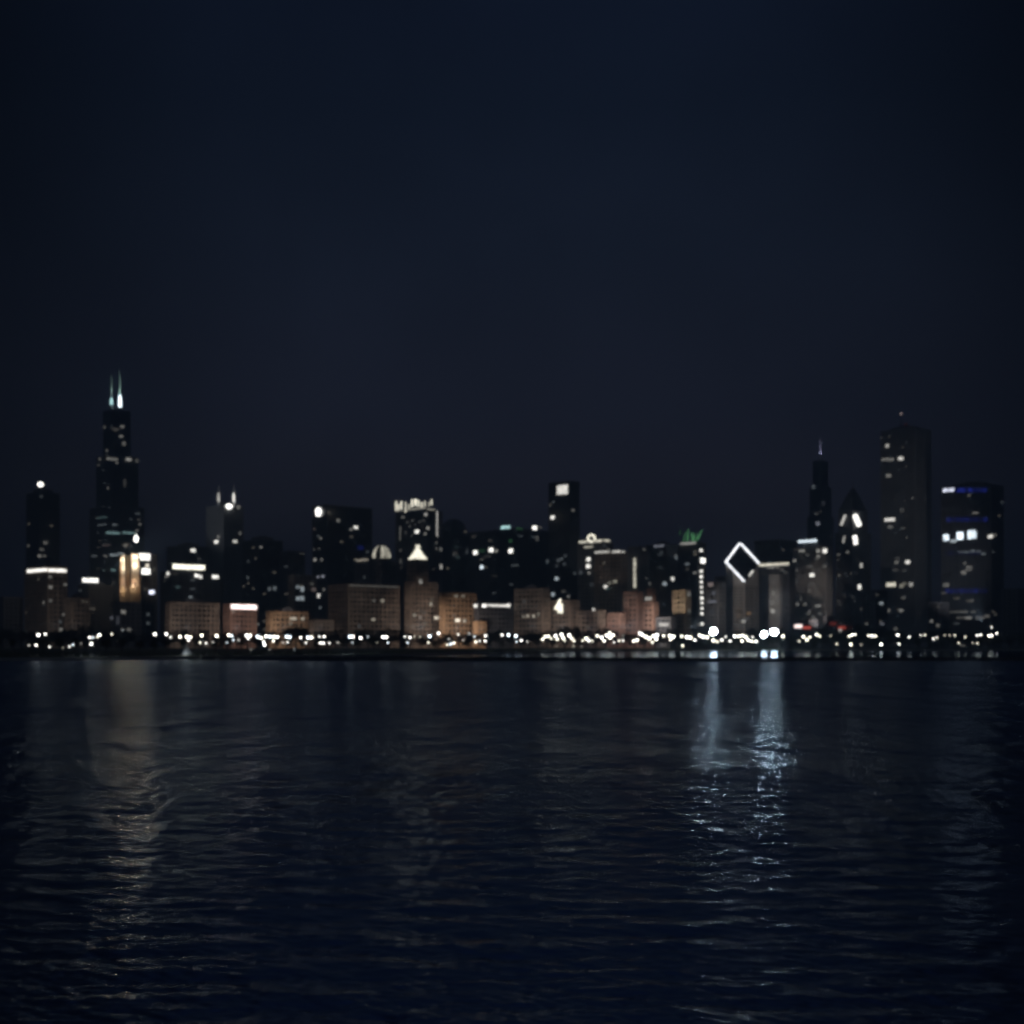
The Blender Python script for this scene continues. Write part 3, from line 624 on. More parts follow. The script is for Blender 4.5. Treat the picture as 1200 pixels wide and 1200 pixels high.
# --- tall slab with lit square crown
b = Bld('slab_tower', 'slim tall black tower with a lit pale square at its top', T, 643, 668, 679, 564, 1900, 'black_wall', 'curtain', .015)
b.light(659.5, 574, 17, 15, 1.25, 'n', name='lit_crown_panel')
b.lights([(648, 606.5, 5.5, 5.5, 2.6), (671, 598, 4.5, 4, .25), (655, 656.5, 5, 5, .2, 'c'), (659, 655, 4, 4, .2, 'c'), (653, 663, 4, 4, .12, 'c'), (662, 661, 4, 4, .15, 'c'), (653, 678, 5.5, 5, 1.1, 'c'), (648.5, 696.5, 4.5, 5.5, 1.2, 'c'), (661, 693, 6, 4, .12)])
b = Bld('masonry_block', 'low brown building with a slanted white lit entrance below the slim tower', B, 637, 668, 679, 704, 1610, 'brown_wall', 'masonry', .01)
b.flood(.34, (1, .74, .56)); b.bar((651.5, 714), (657.5, 702.5), 1.2, 3, 'y', 'lit_gable'); b.light(657, 713, 8.5, 16, 3.2, 'y', 'lit_entrance')
b = Bld('domed_building', 'building crowned by a lit ring dome and two white light lines', B, 677, 706, 718, 636, 1790, 'grey_wall', 'stone', .03)
b.band(679, 706, 634.5, 3.4, 1.0, 'y'); b.band(706, 714, 633.5, 3, .9, 'y'); b.light(690, 641, 14, 3.4, .55, 'y', 'lit_gallery')
P = b.on(693)[0]; mb = MB(); zc = zat(631, P.y); pr = 4.2 * P.y / F
for k in range(14):
    a0, a1 = 2 * math.pi * k / 14, 2 * math.pi * (k + 1) / 14
    mb.tube((P.x + pr * math.cos(a0), P.y - 1.8, zc + pr * math.sin(a0)), (P.x + pr * math.cos(a1), P.y - 1.8, zc + pr * math.sin(a1)), 1.25, n=6)
mb.build('lit_ring', emit('y', 2.0), b.root)
mb = MB(); mb.lathe([(6, b.top), (6.2, zc - 1), (5, zc + 2), (2, zc + 4.2), (.3, zc + 5)], (P.x, P.y + 6, 0), 14); mb.build('dome', M['grey_wall'], b.root)
b.lights([(690, 655.5, 5.5, 6, 1.8), (690, 663.5, 6, 6, 2.4), (691, 671.5, 4, 4, .45), (697.5, 715.5, 6.5, 6.5, 4), (681, 671, 5, 5, .15, 'c'), (694, 685, 4, 4, .12, 'c'), (702.5, 706.5, 4.5, 5, .8, 'c')])
b = Bld('office_block', 'dim brown block with a dashed white roofline right of the ring dome', B, 697, 728, 736, 647, 1760, 'brown_wall', 'stone', .03)
b.band(697.5, 715, 647, 3.2, .8, 'n'); b.band(718, 731, 646.5, 3.2, .8, 'n'); b.flood(.045, (1, .85, .7), zt=90)
b.lights([(710, 687.5, 5, 5, 1.3), (715, 683, 4.5, 4.5, .45, 'y'), (721.5, 681.5, 5.5, 5, .5, 'y'), (713, 690, 6, 4, .12, 't')])
for args in (('masonry_block', 'small low purplish brown block below the ring dome building', B, 676, 702, 709, 716, 1570, 'brown_wall', 'masonry', .01, .22, (1, .8, .85)),
             ('brick_block', 'narrow low reddish block left of the upright light strip', B, 712, 726, 733, 719, 1565, 'red_brick', 'masonry', .01, .42, (1, .7, .6)),
             ('masonry_block', 'narrow reddish brown block right below the upright light strip', B, 731, 747, 753, 694, 1590, 'red_brick', 'masonry', .01, .26, (1, .78, .72))):
    b = Bld(*args[:11]); b.flood(args[11], args[12])
b = Bld('office_tower', 'narrow dark tower carrying one tall upright cream light strip', T, 736, 749, 760, 641, 1680, 'grey_wall', 'piers', .01)
b.bar((744.5, 654), (744.5, 689), 1.5, .75, 'y'); b.lights([(749.5, 697, 5, 5, 2.2), (754, 644, 4, 4, .2)])
b = Bld('office_tower', 'dark tower with a faint grey roof bar, left of the green crown', T, 757, 781, 796, 638, 1860, 'black_wall', 'curtain', .02)
b.light(772.5, 639.8, 15, 4, .22, 'v', name='roof_sign'); b.penthouse(.4, 3)
b.lights([(761, 684, 5, 4.5, .3), (779.5, 684, 5.5, 5.5, .9, 'c'), (787.5, 678.5, 5, 6, 1.5), (792, 653, 6, 6, .35, 'c'), (774, 650, 8, 3, .06, 'c'), (774, 665, 8, 3, .05, 'c')])
b = Bld('brick_block', 'narrow stepped brown block with a small lit bar on its shoulder', B, 754, 766, 771.5, 706, 1580, 'red_brick', 'masonry', .01)
b.flood(.36, (1, .78, .70)); sub(b, .6, .6, .2, .2, 705.5, 690, 'upper_block', p=0); b.light(760.5, 701.5, 10, 5, .5, 'n', name='lit_bar')
b = Bld('low_building', 'low dark building with a small glowing white sign above the lamps', B, 769, 786, 792, 724, 1565, 'dark_stone', 'stone', .02)
b.light(778.5, 732, 14, 4.6, .9, 'n', name='lit_sign')
b = Bld('masonry_block', 'tan stone block with brightly lit left front', B, 788.5, 803, 809.5, 692, 1600, 'tan_wall', 'masonry', .0)
b.flood(.60, (1, .74, .46), dx=-70); b.lights([(806.5, 696, 5, 8, .3, 'n'), (807, 716, 4, 6, .2, 'n')])
# --- green crown
b = Bld('crowned_tower', 'dark tower with green flame shaped crown and a column of dots', T, 794, 817, 827, 637, 1800, 'black_wall', 'curtain', .02)
zc = b.top + .9
for px, x2, ya, yb, wd, k in ((797.5, 796.5, 621, 625.5, 1.2, .12), (803.5, 801, 623, 634, 1.4, .25), (806.5, 805.5, 620, 633, 1.6, .45), (810, 812, 624, 634, 1.8, .40), (813.5, 812.5, 625, 634, 1.8, .45), (817.5, 815.5, 625, 633, 1.5, .32), (822.5, 817.5, 621, 631, 1.3, .5)):
    Y = b.PN.y + 9; mb = MB(); mb.tube((kx(x2) * Y, Y, zat(yb + 1.5, Y)), (kx(px) * Y, Y, zat(ya, Y)), wd * .8, wd * .45); mb.build('crown_flame', emit('g', k * .6), b.root)
mb = MB(); mb.prism([(b.centre() + (v - b.centre()) * .75)[:2] for v in (b.PN, b.PR, b.PB, b.PL)], zc, zc + 1.6); mb.build('crown_base', M['copper'], b.root)
b.band(798, 816, 636.8, 3.6, .4, 'n', name='crown_sill')
for px, py, s_, k in ((821, 645, 5, 2), (823, 657, 9, 5), (821.3, 669.5, 5, 3), (821.3, 676, 5, 3), (821.3, 682, 4.4, 2), (821.5, 688, 4.4, 2.4), (821.6, 694, 4.4, 2.4), (821.8, 701, 5, 3), (821.9, 706.5, 4.4, 2.6), (822, 713, 4.4, 2.4), (822, 719, 4.6, 2.8), (822.2, 731, 4.6, 2.6)):
    b.light(px, py, s_, s_ * .9, k, 'n', name='stair_lamp')
b.lights([(806, 661, 6, 4, .3, 'c'), (806, 667, 5, 4, .08)])
b = Bld('office_block', 'dim bluish block with faint lit windows left of the sloped diamond', B, 827, 842, 850, 682, 1700, 'grey_wall', 'stone', .06)
b.lights([(833.5, 685, 6, 6, .45, 'k'), (837, 695, 5, 5, .2, 'v'), (835, 705, 12, 3.6, .4, 'v'), (835, 716, 8, 5, .06, 'v')])
b = Bld('office_block', 'dark recessed block behind the dim bluish block and the diamond', B, 838, 850, 862, 676, 1900, 'dark_stone', 'stone', .02)

# --- diamond roof
def diamond():
    D = 1750; b = Bld('diamond_tower', 'tower whose sloped diamond roof is outlined in white light', T, 850.5, 872.5, 889, 684, D, 'pale_wall', 'bands', .012)
    zL, zR, zN = zat(659.5, b.PL.y), zat(661, b.PR.y), b.top
    zB = zL + zR - zN
    top = [Vector((b.PN.x, b.PN.y, zN + 1)), Vector((b.PR.x, b.PR.y, zR)), Vector((b.PB.x, b.PB.y, zB)), Vector((b.PL.x, b.PL.y, zL))]
    lo = [Vector((p.x, p.y, zN)) for p in top]
    mb = MB()
    for i in range(4):
        j = (i + 1) % 4; mb.face([lo[i], lo[j], top[j], top[i]])
    mb.face(top, 1)
    mb.build('sloped_roof', [M['pale_wall'], M['glass']], b.root)
    up = Vector((0, -1.2, 1.2)); r = 1.15
    for a, c_, f0, f1 in ((3, 2, 0, .95), (2, 1, .05, 1), (3, 0, 0, .97)):
        mb = MB(); mb.tube(top[a].lerp(top[c_], f0) + up, top[a].lerp(top[c_], f1) + up, r); mb.build('light_strip', emit('q', 3.0), b.root)
    mb = MB(); mb.tube(top[0].lerp(top[1], .33) + up, top[0].lerp(top[1], .58) + up, r); mb.build('light_strip', emit('n', 1.3), b.root)
    b.flood(.28, (1, .74, .56), dx=-60, zt=55, wide=1.0)
    b.lights([(873 - 1, 728, 5, 5, .8), (877, 719, 8, 4, .35, 'o'), (866, 716, 8, 3, .12, 'o'), (866, 722, 5, 4, .15, 'o')])
diamond()
b = Bld('slab_tower', 'plain black box tower behind the long white roofline', T, 884, 914, 934, 633, 2050, 'black_wall', 'curtain', .004)
b = Bld('office_block', 'dark block with one long white roofline and a pale central column', B, 887, 925, 932, 662, 1800, 'dark_stone', 'bands', .0)
b.band(888, 925, 661.5, 3.8, 1.1, 'y', name='roofline_light'); b.lights([(901, 665.5, 4, 2.6, .45), (906, 665, 5, 2.6, .6), (912, 665.5, 4, 2.6, .4), (917, 668, 4, 2.4, .25), (895, 672, 3, 3, .1), (921, 671, 3, 3, .2)])
P, d, nn = b.on(910.5); mb = MB(); mb.obox(P, d, nn, -8.5, 8.5, .0, 6, GROUND, zat(673, P.y)); o = mb.build('pale_column', M['pale_wall'], b.root); o['label'] = 'pale lit central column'
for (px, py) in ((909.5, 694), (909, 705), (910, 697), (908, 707), (908.5, 715.5), (909, 717)):
    b.light(px, py, 4.5, 3.4, .35 if py < 714 else 1.0, 'n', out=6.3)
b.flood(.16, (.95, .95, .9), dx=0, zt=60, wide=.28)
# --- pale block with bluish line
b = Bld('office_block', 'tall pale brown block with a bluish white line on its roof', T, 930, 968, 975, 641, 1850, 'pale_wall', 'piers', .10)
b.flood(.17, (1, .70, .52), zt=70, wide=.5, Y=1500); b.penthouse(.55, 4)
b.light(946.5, 634.2, 25, 4.6, 1.8, 'c', name='roof_sign')
b.lights([(930 + 1.5, 657, 4, 4, .7), (940, 645.5, 8, 4, .55), (959.5, 645.5, 4.5, 5, .8), (959.5, 652, 4.5, 4, .5), (967, 645.5, 5.5, 7, 1.8), (952, 674, 6, 5.5, 2.0), (947, 650.5, 4, 3, .2), (958, 655, 5, 3, .2), (950, 664, 6, 3, .2), (967, 664, 5, 3, .3), (951, 685, 8, 3, .15), (934, 708, 6, 4, .35), (944, 708, 4, 5, .25), (959, 710, 8, 4, .5), (948, 719, 4, 5, .2), (954, 724, 5, 5, .3), (961, 719, 4, 4, .2)])

# --- spired tower
b = Bld('skyscraper', 'slim faint dark tower with one thin spire behind the chevron tower', 'skyscraper', 946, 961, 977, 605, 2720, 'black_wall', 'curtain', .012)
sub(b, .82, .82, .08, .08, 605.3, 570, 'upper_shaft', p=.006); PNt, zt = sub(b, .58, .58, .2, .2, 570.3, 540, 'top_shaft', p=0)
Pc = PNt + (DL + DR) * 9; mb = MB(); mb.tube((kx(961.5) * Pc.y, Pc.y, zt - 2), (kx(961.5) * Pc.y, Pc.y, zat(513, Pc.y)), 2.0, .9); mb.build('spire', M['mast'], b.root)
ld = bpy.data.lights.new('spire_uplight', 'SPOT'); ld.energy = 6e4; ld.color = (.6, .6, 1); ld.spot_size = math.radians(26); o = bpy.data.objects.new('spire_uplight', ld); C.objects.link(o)
o.location = (kx(961.5) * Pc.y, Pc.y - 12, zt + 2); o.rotation_euler = (Vector((kx(961.5) * Pc.y, Pc.y, zt + 26)) - o.location).to_track_quat('-Z', 'Y').to_euler()
b.lights([(953.5, 570.5, 3.6, 6, .25, 'c'), (964.5, 590, 3, 8, .12, 'v'), (957, 602, 4, 4, .12), (958.7, 613.5, 5, 6, .55, 'v')])
# --- chevron tower
b = Bld('chevron_tower', 'dark tower with pairs of bright slanted chevron lights under its peak', T, 979, 999, 1020, 624, 1930, 'dark_stone', 'piers', .035)
PNt, zt = sub(b, .8, .8, .1, .1, 624.2, 597, 'upper_shaft', p=.0)
cc = b.centre(); f8 = [cc + (v - cc) * .8 for v in (b.PN, b.PR, b.PB, b.PL)]
mb = MB(); mb.loft([[tuple((cc + (v - cc) * f)[:2]) + (z,) for v in (b.PN, b.PR, b.PB, b.PL)] for f, z in ((.78, zt + .9), (.4, zat(582, cc.y)), (.06, zat(572, cc.y)))]); mb.tube((cc.x, cc.y, zat(574, cc.y)), (cc.x, cc.y, zat(563, cc.y)), .9, .3); mb.build('peak', M['dark_stone'], b.root)
b.bar((986.2, 615.5), (991.2, 603.5), 1.45, .9, 'n', 'chevron_light'); b.bar((1001.0, 604), (1006, 615.5), 2.9, 3.2, 'n', 'chevron_light')
b.bar((988.5, 636), (990.5, 628), 1.2, .55, 'n', 'chevron_light'); b.bar((1000.2, 628), (1001.6, 637.5), 2.9, 3.2, 'n', 'chevron_light')
b.lights([(1008.5, 662.5, 5, 8, 1.2), (1006.5, 688, 6, 8, 2.2), (993.5, 647, 4, 4, .35), (983, 650, 4, 4, .2), (984, 674, 3.5, 4, .2), (1009, 714, 4, 4, .25), (1004, 655, 3, 3, .1), (999, 700, 3, 3, .1)])
b = Bld('low_building', 'low dark building with a glowing red sign left of the chevron tower', B, 929, 950, 958, 727, 1570, 'dark_stone', 'stone', .02)
b.light(936, 733.8, 10, 5.5, 3.5, 'k', name='lit_sign'); b.light(946, 735.5, 10, 4, .7, 'r', name='lit_sign')
b = Bld('low_building', 'low dark building with a red glowing strip below the chevron tower', B, 966, 1000, 1010, 722, 1570, 'dark_stone', 'stone', .04)
b.light(990.5, 735.5, 18, 4.5, .42, 'r', name='lit_sign'); b.light(976.5, 731, 9, 6, .10, 'r', name='lit_sign'); b.light(985, 739.5, 4, 6, 1.2, 'n')
b = Bld('office_block', 'low dark block with two small lit windows left of the tallest right tower', B, 1010, 1026, 1040, 692, 1700, 'dark_stone', 'stone', .02)
b.lights([(1022 + 9.8, 707, 8, 4.5, .8, 'c'), (1033, 731, 8, 4, .35, 'v'), (1016, 731, 4, 4, .2), (1027, 677 + 20, 8, 3, .1)])

# --- tall plain tower at right
b = Bld('skyscraper', 'tallest right hand tower, plain pale shaft with scattered lit floors', 'skyscraper', 1032, 1073, 1091, 501, 2180, 'pale_wall', 'piers', .012)
b.penthouse(.6, 5); c = b.centre()
mb = MB(); mb.tube((kx(1056) * c.y, c.y, b.top), (kx(1056) * c.y, c.y, zat(486, c.y)), 1.2, .4); mb.build('antenna', M['metal'], b.root)
mb = MB(); mb.lathe([(.4, -2), (1.5, 0), (.4, 2)], (kx(1056) * c.y, c.y, zat(485, c.y)), 8); mb.build('warning_lamp', emit('k', .8), b.root)
b.flood(.035, (1, .90, .88), dx=75, zt=190, z=30, wide=.62)
b.light(1062, 497.5, 4, 4, .02, 'r', name='warning_lamp')
b.lights([(1040, 522.5, 4.5, 5, 1.2), (1038, 538.5, 10, 4, .5), (1045, 538.5, 6, 4, .5), (1055.8, 537.3, 6.5, 5, 1.3), (1041.5, 557.5, 6, 5, .5), (1043, 609, 13, 5, 1.5), (1043.5, 617.5, 7, 5, .25), (1057.5, 598, 5, 7, .12), (1059, 619, 5, 5, .1), (1051, 659, 5, 5, .4), (1064, 658.7, 5.5, 5.5, 1.5), (1052, 654, 6, 3, .15), (1050, 668, 8, 3, .14), (1060, 668.5, 5, 3, .14), (1044.5, 685, 12, 6.5, 1.3, 'y'), (1057, 686.5, 5, 6, .5, 'y'), (1060.5, 684, 5, 4, .4, 'y'), (1068, 685, 5, 6.5, .9), (1059, 700.5, 5, 4, .22), (1041, 715.5, 5, 5, .4), (1056, 715.5, 5.5, 4.5, .45), (1050, 737, 5, 5, .25)])
# --- blue banded tower
b = Bld('office_tower', 'broad dark tower at far right with blue bands and bright white windows', T, 1103, 1162, 1176, 568, 1900, 'dark_stone', 'bands', .02)
b.penthouse(.6, 5)
for y, k, x0, x1 in ((574.5, .42, 1118, 1156), (609, .20, 1109, 1158), (692.5, .22, 1108, 1158), (648, .05, 1107, 1150)): 
    for j in range(9):
        xa = x0 + (min(x1, 1161) - x0) * j / 9
        b.light(xa + 2.6, y, 4.6, 7.0, k * random.uniform(.08, .6), 'b', name='blue_band')
b.lights([(1108.3, 574.6, 6, 5.5, 2.0, 'v'), (1115.2, 574, 6.5, 5.5, 2.0, 'v'), (1109, 630, 6.5, 10, 3, 'c'), (1117.5, 634, 8, 5, 1.0, 'c'), (1125.3, 628, 7.5, 12, 5, 'c'), (1136.5, 627.5, 4.5, 12, 3.5, 'c'), (1142, 627, 5, 11, 3, 'c'), (1139, 622.5, 9, 3.5, 2, 'c'), (1161, 628.7, 6, 5.5, 1.3), (1165.5, 627, 4, 4, .4),
          (1126, 646.8, 6, 3.6, .3, 'c'), (1133, 647, 6, 3.6, .35, 'c'), (1140, 646, 6, 4, .4, 'c'), (1147, 646.5, 5, 4, .45, 'c'), (1153, 649, 5, 4, .25, 'c'), (1131, 660, 4, 4, .2), (1129.5, 671, 6, 6, .4), (1134, 668, 5, 5, .2), (1109, 685.5, 7, 6, .3), (1139, 704, 4, 4, .2), (1136, 580.5, 4, 4, .2),
          (1123, 717, 8, 3.2, .16), (1131, 717, 8, 3.2, .2), (1141, 717, 6, 3.2, .14), (1108, 724, 6, 3.2, .16), (1116, 717, 6, 3, .12), (1126, 724, 10, 3, .14), (1135, 724, 8, 3.6, .45), (1149, 724, 10, 3.6, .28), (1157, 722, 6, 4, .25), (1166, 720, 7, 3, .15)])
b = Bld('office_block', 'low dark block between the tallest right tower and blue banded tower', B, 1088, 1101, 1112, 706, 1680, 'dark_stone', 'stone', .02)
b.lights([(1099.5, 733, 4, 5, .3), (1100, 711, 3, 4, .1)])
# beyond the blue tower and left of the first block: the city goes on, dark
b = Bld('office_block', 'unlit dark block at the extreme right edge', B, 1174, 1192, 1212, 690, 1750, 'dark_stone', 'stone', .0)
b = Bld('office_block', 'unlit dark block at the extreme left edge', B, -22, 4, 27, 700, 1650, 'dark_stone', 'stone', .0)

# ------------------------------------------------------------------ trees
ZONES = [(-200, 66, 'the wide white lit cornice'), (66, 135, 'the short bright rooftop strip'), (135, 182, 'the orange floodlit tower'), (182, 262, 'the long white rooftop band'), (262, 308, 'the pink band block'), (308, 364, 'the low orange brick block'), (364, 398, 'the round beacon slab'), (398, 470, 'the wide brown slab'), (470, 516, 'the pyramid topped tower'), (516, 556, 'the golden brown block'), (556, 602, 'the thin dotted light band'), (602, 638, 'the dim brown block'), (638, 678, 'the lit square tower'), (678, 737, 'the ring dome'), (737, 772, 'the upright light strip'), (772, 812, 'the tan lit block'), (812, 849, 'the green flame crown'), (849, 890, 'the sloped diamond roof'), (890, 930, 'the long white roofline'), (930, 976, 'the bluish rooftop line'), (976, 1026, 'the chevron lit tower'), (1026, 1098, 'the tallest right tower'), (1098, 1500, 'the blue banded tower')]
ORD = ['first', 'second', 'third', 'fourth', 'fifth', 'sixth', 'seventh', 'eighth', 'ninth', 'tenth', 'eleventh', 'twelfth', 'thirteenth', 'fourteenth', 'fifteenth', 'sixteenth', 'seventeenth', 'eighteenth', 'nineteenth', 'twentieth']
def zone(px):
    for a, b_, p in ZONES:
        if a <= px < b_: return p
    return ZONES[-1][2]
def label_row(items, text):       # items: (px, row, object, adjective)
    bins = {}
    for px, row, o, adj in items: bins.setdefault((zone(px), row), []).append((px, o, adj))
    for (ph, row), l in bins.items():
        l.sort(key=lambda t: t[0])
        for i, (px, o, adj) in enumerate(l):
            od = ('only one' if len(l) == 1 else ORD[i] + ' from left')
            o['label'] = text.format(adj=adj, ord=od, row=row, ph=ph)

def tree_meshes(seed):
    r = random.Random(seed)
    tb = MB()
    tb.lathe([(.05, 0), (.034, .06), (.026, .3), (.018, .55), (.006, .85)], n=7)
    tips = []
    for k in range(9):
        a = r.uniform(0, 6.28); z0 = r.uniform(.22, .6); ln = r.uniform(.2, .36)
        p0 = Vector((0, 0, z0)); p1 = Vector((math.cos(a) * ln * .9, math.sin(a) * ln * .9, z0 + ln * r.uniform(.5, 1.0)))
        tb.tube(p0, p1, .014, .004, 5); tips.append(p1)
    cb = MB()
    clumps = [(t + Vector((0, 0, .02)), r.uniform(.11, .19)) for t in tips] + [(Vector((r.uniform(-.2, .2), r.uniform(-.2, .2), r.uniform(.45, .86))), r.uniform(.10, .18)) for _ in range(11)]
    for c, rad in clumps:
        for _ in range(56):
            v = Vector((r.gauss(0, 1), r.gauss(0, 1), r.gauss(0, 1))).normalized() * rad * r.uniform(.5, 1.05)
            v.z *= .8; p = c + v
            if p.z < .14: continue
            u = Vector((r.gauss(0, 1), r.gauss(0, 1), r.gauss(0, 1))).normalized(); q = u.orthogonal().normalized(); s = r.uniform(.018, .034)
            cb.face([p + u * s, p + q * s * .7, p - u * s, p - q * s * .7])
    t = tb.build('trunk', M['bark']); cr = cb.build('crown', M['leaf'])
    return t, cr
protos = []
for sd in (1, 2, 3, 4):
    root = bpy.data.objects.new('park_tree', None); C.objects.link(root)
    t, cr = tree_meshes(sd); t.parent = root; cr.parent = root
    protos.append([root, t, cr, False])
trees = []
def put_tree(px, D, hgt, row):
    i = random.randrange(4); root, t, cr, used = protos[i]
    if used:
        r2 = root.copy(); C.objects.link(r2)
        for ch in (t, cr):
            c2 = ch.copy(); C.objects.link(c2); c2.parent = r2
        root = r2
    else: protos[i][3] = True
    wd = random.uniform(.9, 1.15)
    root.location = (kx(px) * D, D, GROUND - .15 if D - shore_depth(px) > 90 else 1.3)
    root.scale = (hgt * wd, hgt * wd, hgt); root.rotation_euler = (0, 0, random.uniform(0, 6.28))
    tag(root, 'x', 'tree', 'trees of the dark park belt'); trees.append((px, row, root, ''))
px = -10.0
while px < 1215:
    hp = 755 - 738 + 3 * math.sin(px * .021) + 2.5 * math.sin(px * .057 + 1)
    if 195 < px < 250: hp += 3
    D = random.uniform(1425, 1475) if px > 560 else random.uniform(1300, 1470)
    put_tree(px, D, max(12, hp * D / F + 5) * random.uniform(.8, 1.08), 'back')
    px += random.uniform(9.5, 13.5)
px = -5.0
while px < 1210:
    if px < 600:
        D = shore_depth(px) + random.uniform(140, 330); hp = random.uniform(5, 10)
        put_tree(px, D, max(7, hp * D / F + 4.5), 'front'); px += random.uniform(14, 24)
    else:
        D = 1392 + random.uniform(0, 20); hp = random.uniform(6, 11)
        put_tree(px, D, max(8, hp * D / F + 4.5), 'front'); px += random.uniform(12, 19)
label_row(trees, 'dark leafy tree, {ord} in {row} row before {ph}')

# ------------------------------------------------------------------ street lamps
LAMPS = [(34, 756, 3), (42.5, 756, 5), (45, 744, 7), (53, 743, 5), (58, 758, 4), (74, 759, 2), (81.5, 757.5, 4), (85.5, 755.5, 4), (95, 754, 2), (105, 747, 5), (109, 747, 4), (107, 754.5, 6), (116.5, 744, 6), (114, 746.5, 4), (131, 743, 4),
 (144, 738.5, 2), (181.5, 743, 6.5), (195, 743, 6), (200, 746.5, 4.5), (211, 746, 6), (219, 746, 7), (223, 746.5, 6), (221, 750, 5), (236.5, 744.5, 6.5), (234.5, 753, 4.5), (241.5, 753.5, 4.5), (254, 745, 7.5), (249.5, 752.5, 3), (268, 744, 6), (271.5, 745, 5), (273.5, 750, 4), (266, 753, 3.5), (279.5, 750, 3.5), (289, 744.5, 7), (293, 744.5, 7), (291, 748, 5),
 (302, 746, 7), (306, 747.5, 6), (309, 752, 5), (312, 745.5, 6), (310, 755.5, 6), (316.5, 746, 6), (321, 746, 6.5), (325, 746.5, 6), (320.5, 751, 5), (331.5, 753, 3), (336, 746, 6.5), (339.5, 746.5, 6), (337, 752.5, 4), (352.5, 747, 5), (361, 747, 7), (365, 747, 7), (358.5, 753, 4.5), (374.5, 746, 4.5), (380, 745.8, 5), (375.5, 753.5, 5), (379, 753.5, 5), (386, 753.5, 4), (396, 753, 3),
 (294, 761, 2), (316, 761, 2), (345, 761, 2),
 (410, 746, 6.5), (413.5, 746, 6), (413, 753, 3.5), (422.5, 747.5, 6), (431, 746, 3.5), (442, 753, 2), (449, 746.5, 7), (452.5, 746.5, 7), (454.5, 753, 4), (474.5, 746, 4.5), (480.5, 747, 5.5), (485.5, 746, 3), (492, 746, 3), (477.5, 753, 4), (503.5, 745.5, 7), (502, 753, 4.5), (514, 742, 6), (524, 755.5, 4.5), (528, 754.5, 5), (532, 753.5, 5), (537, 743.5, 4.5), (550, 742.5, 3.5), (526, 749, 3), (543, 750, 3), (556, 746, 4), (557.5, 752, 5), (562, 751, 4), (569, 745, 5.5), (568.5, 751, 5),
 (588.5, 744, 5.5), (596, 744, 6.5), (604.5, 745, 7), (605.5, 752, 4), (611, 750.5, 5.5), (618, 752, 3.5), (636, 749, 5), (639, 746, 5.5), (642.5, 745.5, 5.5), (646, 748, 4.5), (651, 745, 6), (653, 749, 5), (658, 743.5, 6), (660, 747.5, 6), (662, 751, 4), (667, 744.5, 6), (670, 748, 5.5), (672.5, 751, 5), (683, 750.5, 4.5), (687, 748, 6), (690, 750.5, 5.5), (694, 751, 4.5), (672, 757, 3), (681.5, 757.5, 2), (652, 757, 2),
 (700, 745, 5.5), (705, 747, 6.5), (708, 751, 6), (711, 744.5, 6), (714.5, 741.5, 5.5), (715, 747, 7), (718.5, 744.5, 6), (719.5, 752.5, 4.5), (725.5, 750.8, 4.5), (730, 750.5, 4.5), (730, 745, 2.5), (742.5, 751, 6), (746.5, 750, 6), (750, 742, 6), (753, 744, 6), (757, 746, 6.5), (761, 748, 7), (766, 745, 7), (770, 744, 7), (769, 749, 6.5), (764.5, 752.5, 5), (777.5, 745, 5), (785, 745, 7), (789, 746, 7), (786, 749.5, 5), (799, 745.5, 5.5), (805, 746.5, 7), (809, 747, 7.5), (800, 756.5, 5.5), (814, 750, 5), (820, 744.5, 6), (824, 746, 6.5), (829, 746.5, 6), (836, 750.5, 6), (840.5, 752, 5.5), (846, 750, 5), (850.5, 746, 4), (855.5, 751, 5.5),
 (861, 745.5, 6), (866, 745.5, 6.5), (870, 744.5, 6.5), (874, 746.5, 6), (869.5, 751, 6), (877, 750, 6), (881, 751.5, 6), (886, 751.5, 6.5), (882, 746.5, 4), (917.5, 745.5, 6), (941.5, 746, 6.5), (945.5, 749.5, 6.5), (949, 746.5, 5.5), (936.5, 751, 4.5), (957, 743.5, 6.5), (960.5, 745.5, 5), (973.5, 745, 3.5), (980.5, 754.5, 4.5), (995, 745.5, 5.5), (998.5, 744, 6.5), (1002, 743.5, 5), (997, 755, 6.5), (1009, 755.5, 3), (1018, 744.5, 5), (1022, 745, 6), (1026, 745.5, 5.5), (1032.5, 755, 7), (1052, 744, 6.5), (1053.5, 754.5, 5), (1065.5, 746.5, 5), (1079, 744.3, 4), (1084, 744, 4.5), (1094, 748.5, 5), (1098, 747, 4), (1107, 744.5, 3.5), (1113, 744.5, 3.5), (1119, 744.5, 4), (1131, 746.5, 4.5), (1123.5, 753.5, 4), (1140, 753.5, 3), (1145.5, 753.8, 4), (1145, 744.5, 5), (1149, 744, 5.5), (1159, 745, 7), (1162, 744.5, 6.5), (1168, 742, 5), (1162, 735, 4.5)]

def lamp_proto(rad, col):
    root = bpy.data.objects.new('street_lamp', None); C.objects.link(root)
    mb = MB(); mb.lathe([(.16, .0), (.15, .08), (.08, .1), (.055, 1.0)], n=8); pole = mb.build('pole', M['metal'], root)     # unit height, scaled per lamp
    mb = MB(); mb.lathe([(.45, 0), (.42, .35), (.24, .5), (.2, .9)], n=8); base = mb.build('base', M['metal'], root)
    bm = MB(); bm.lathe([(.10, -.5), (.36, -.38), (.5, -.1), (.5, .12), (.34, .38), (.08, .5)], n=10); lan = bm.build('lantern', emit(col, rad), root)
    bm = MB(); bm.lathe([(.42, .36), (.30, .50), (.06, .62), (.02, .75)], n=8); cap = bm.build('cap', M['metal'], lan)
    return [root, pole, base, lan, cap, False]
LP = {}
def lamp_class(s):
    return 2.2 if s < 3 else 5 if s < 4 else 10 if s < 5 else 18 if s < 6 else 26
lamps = []
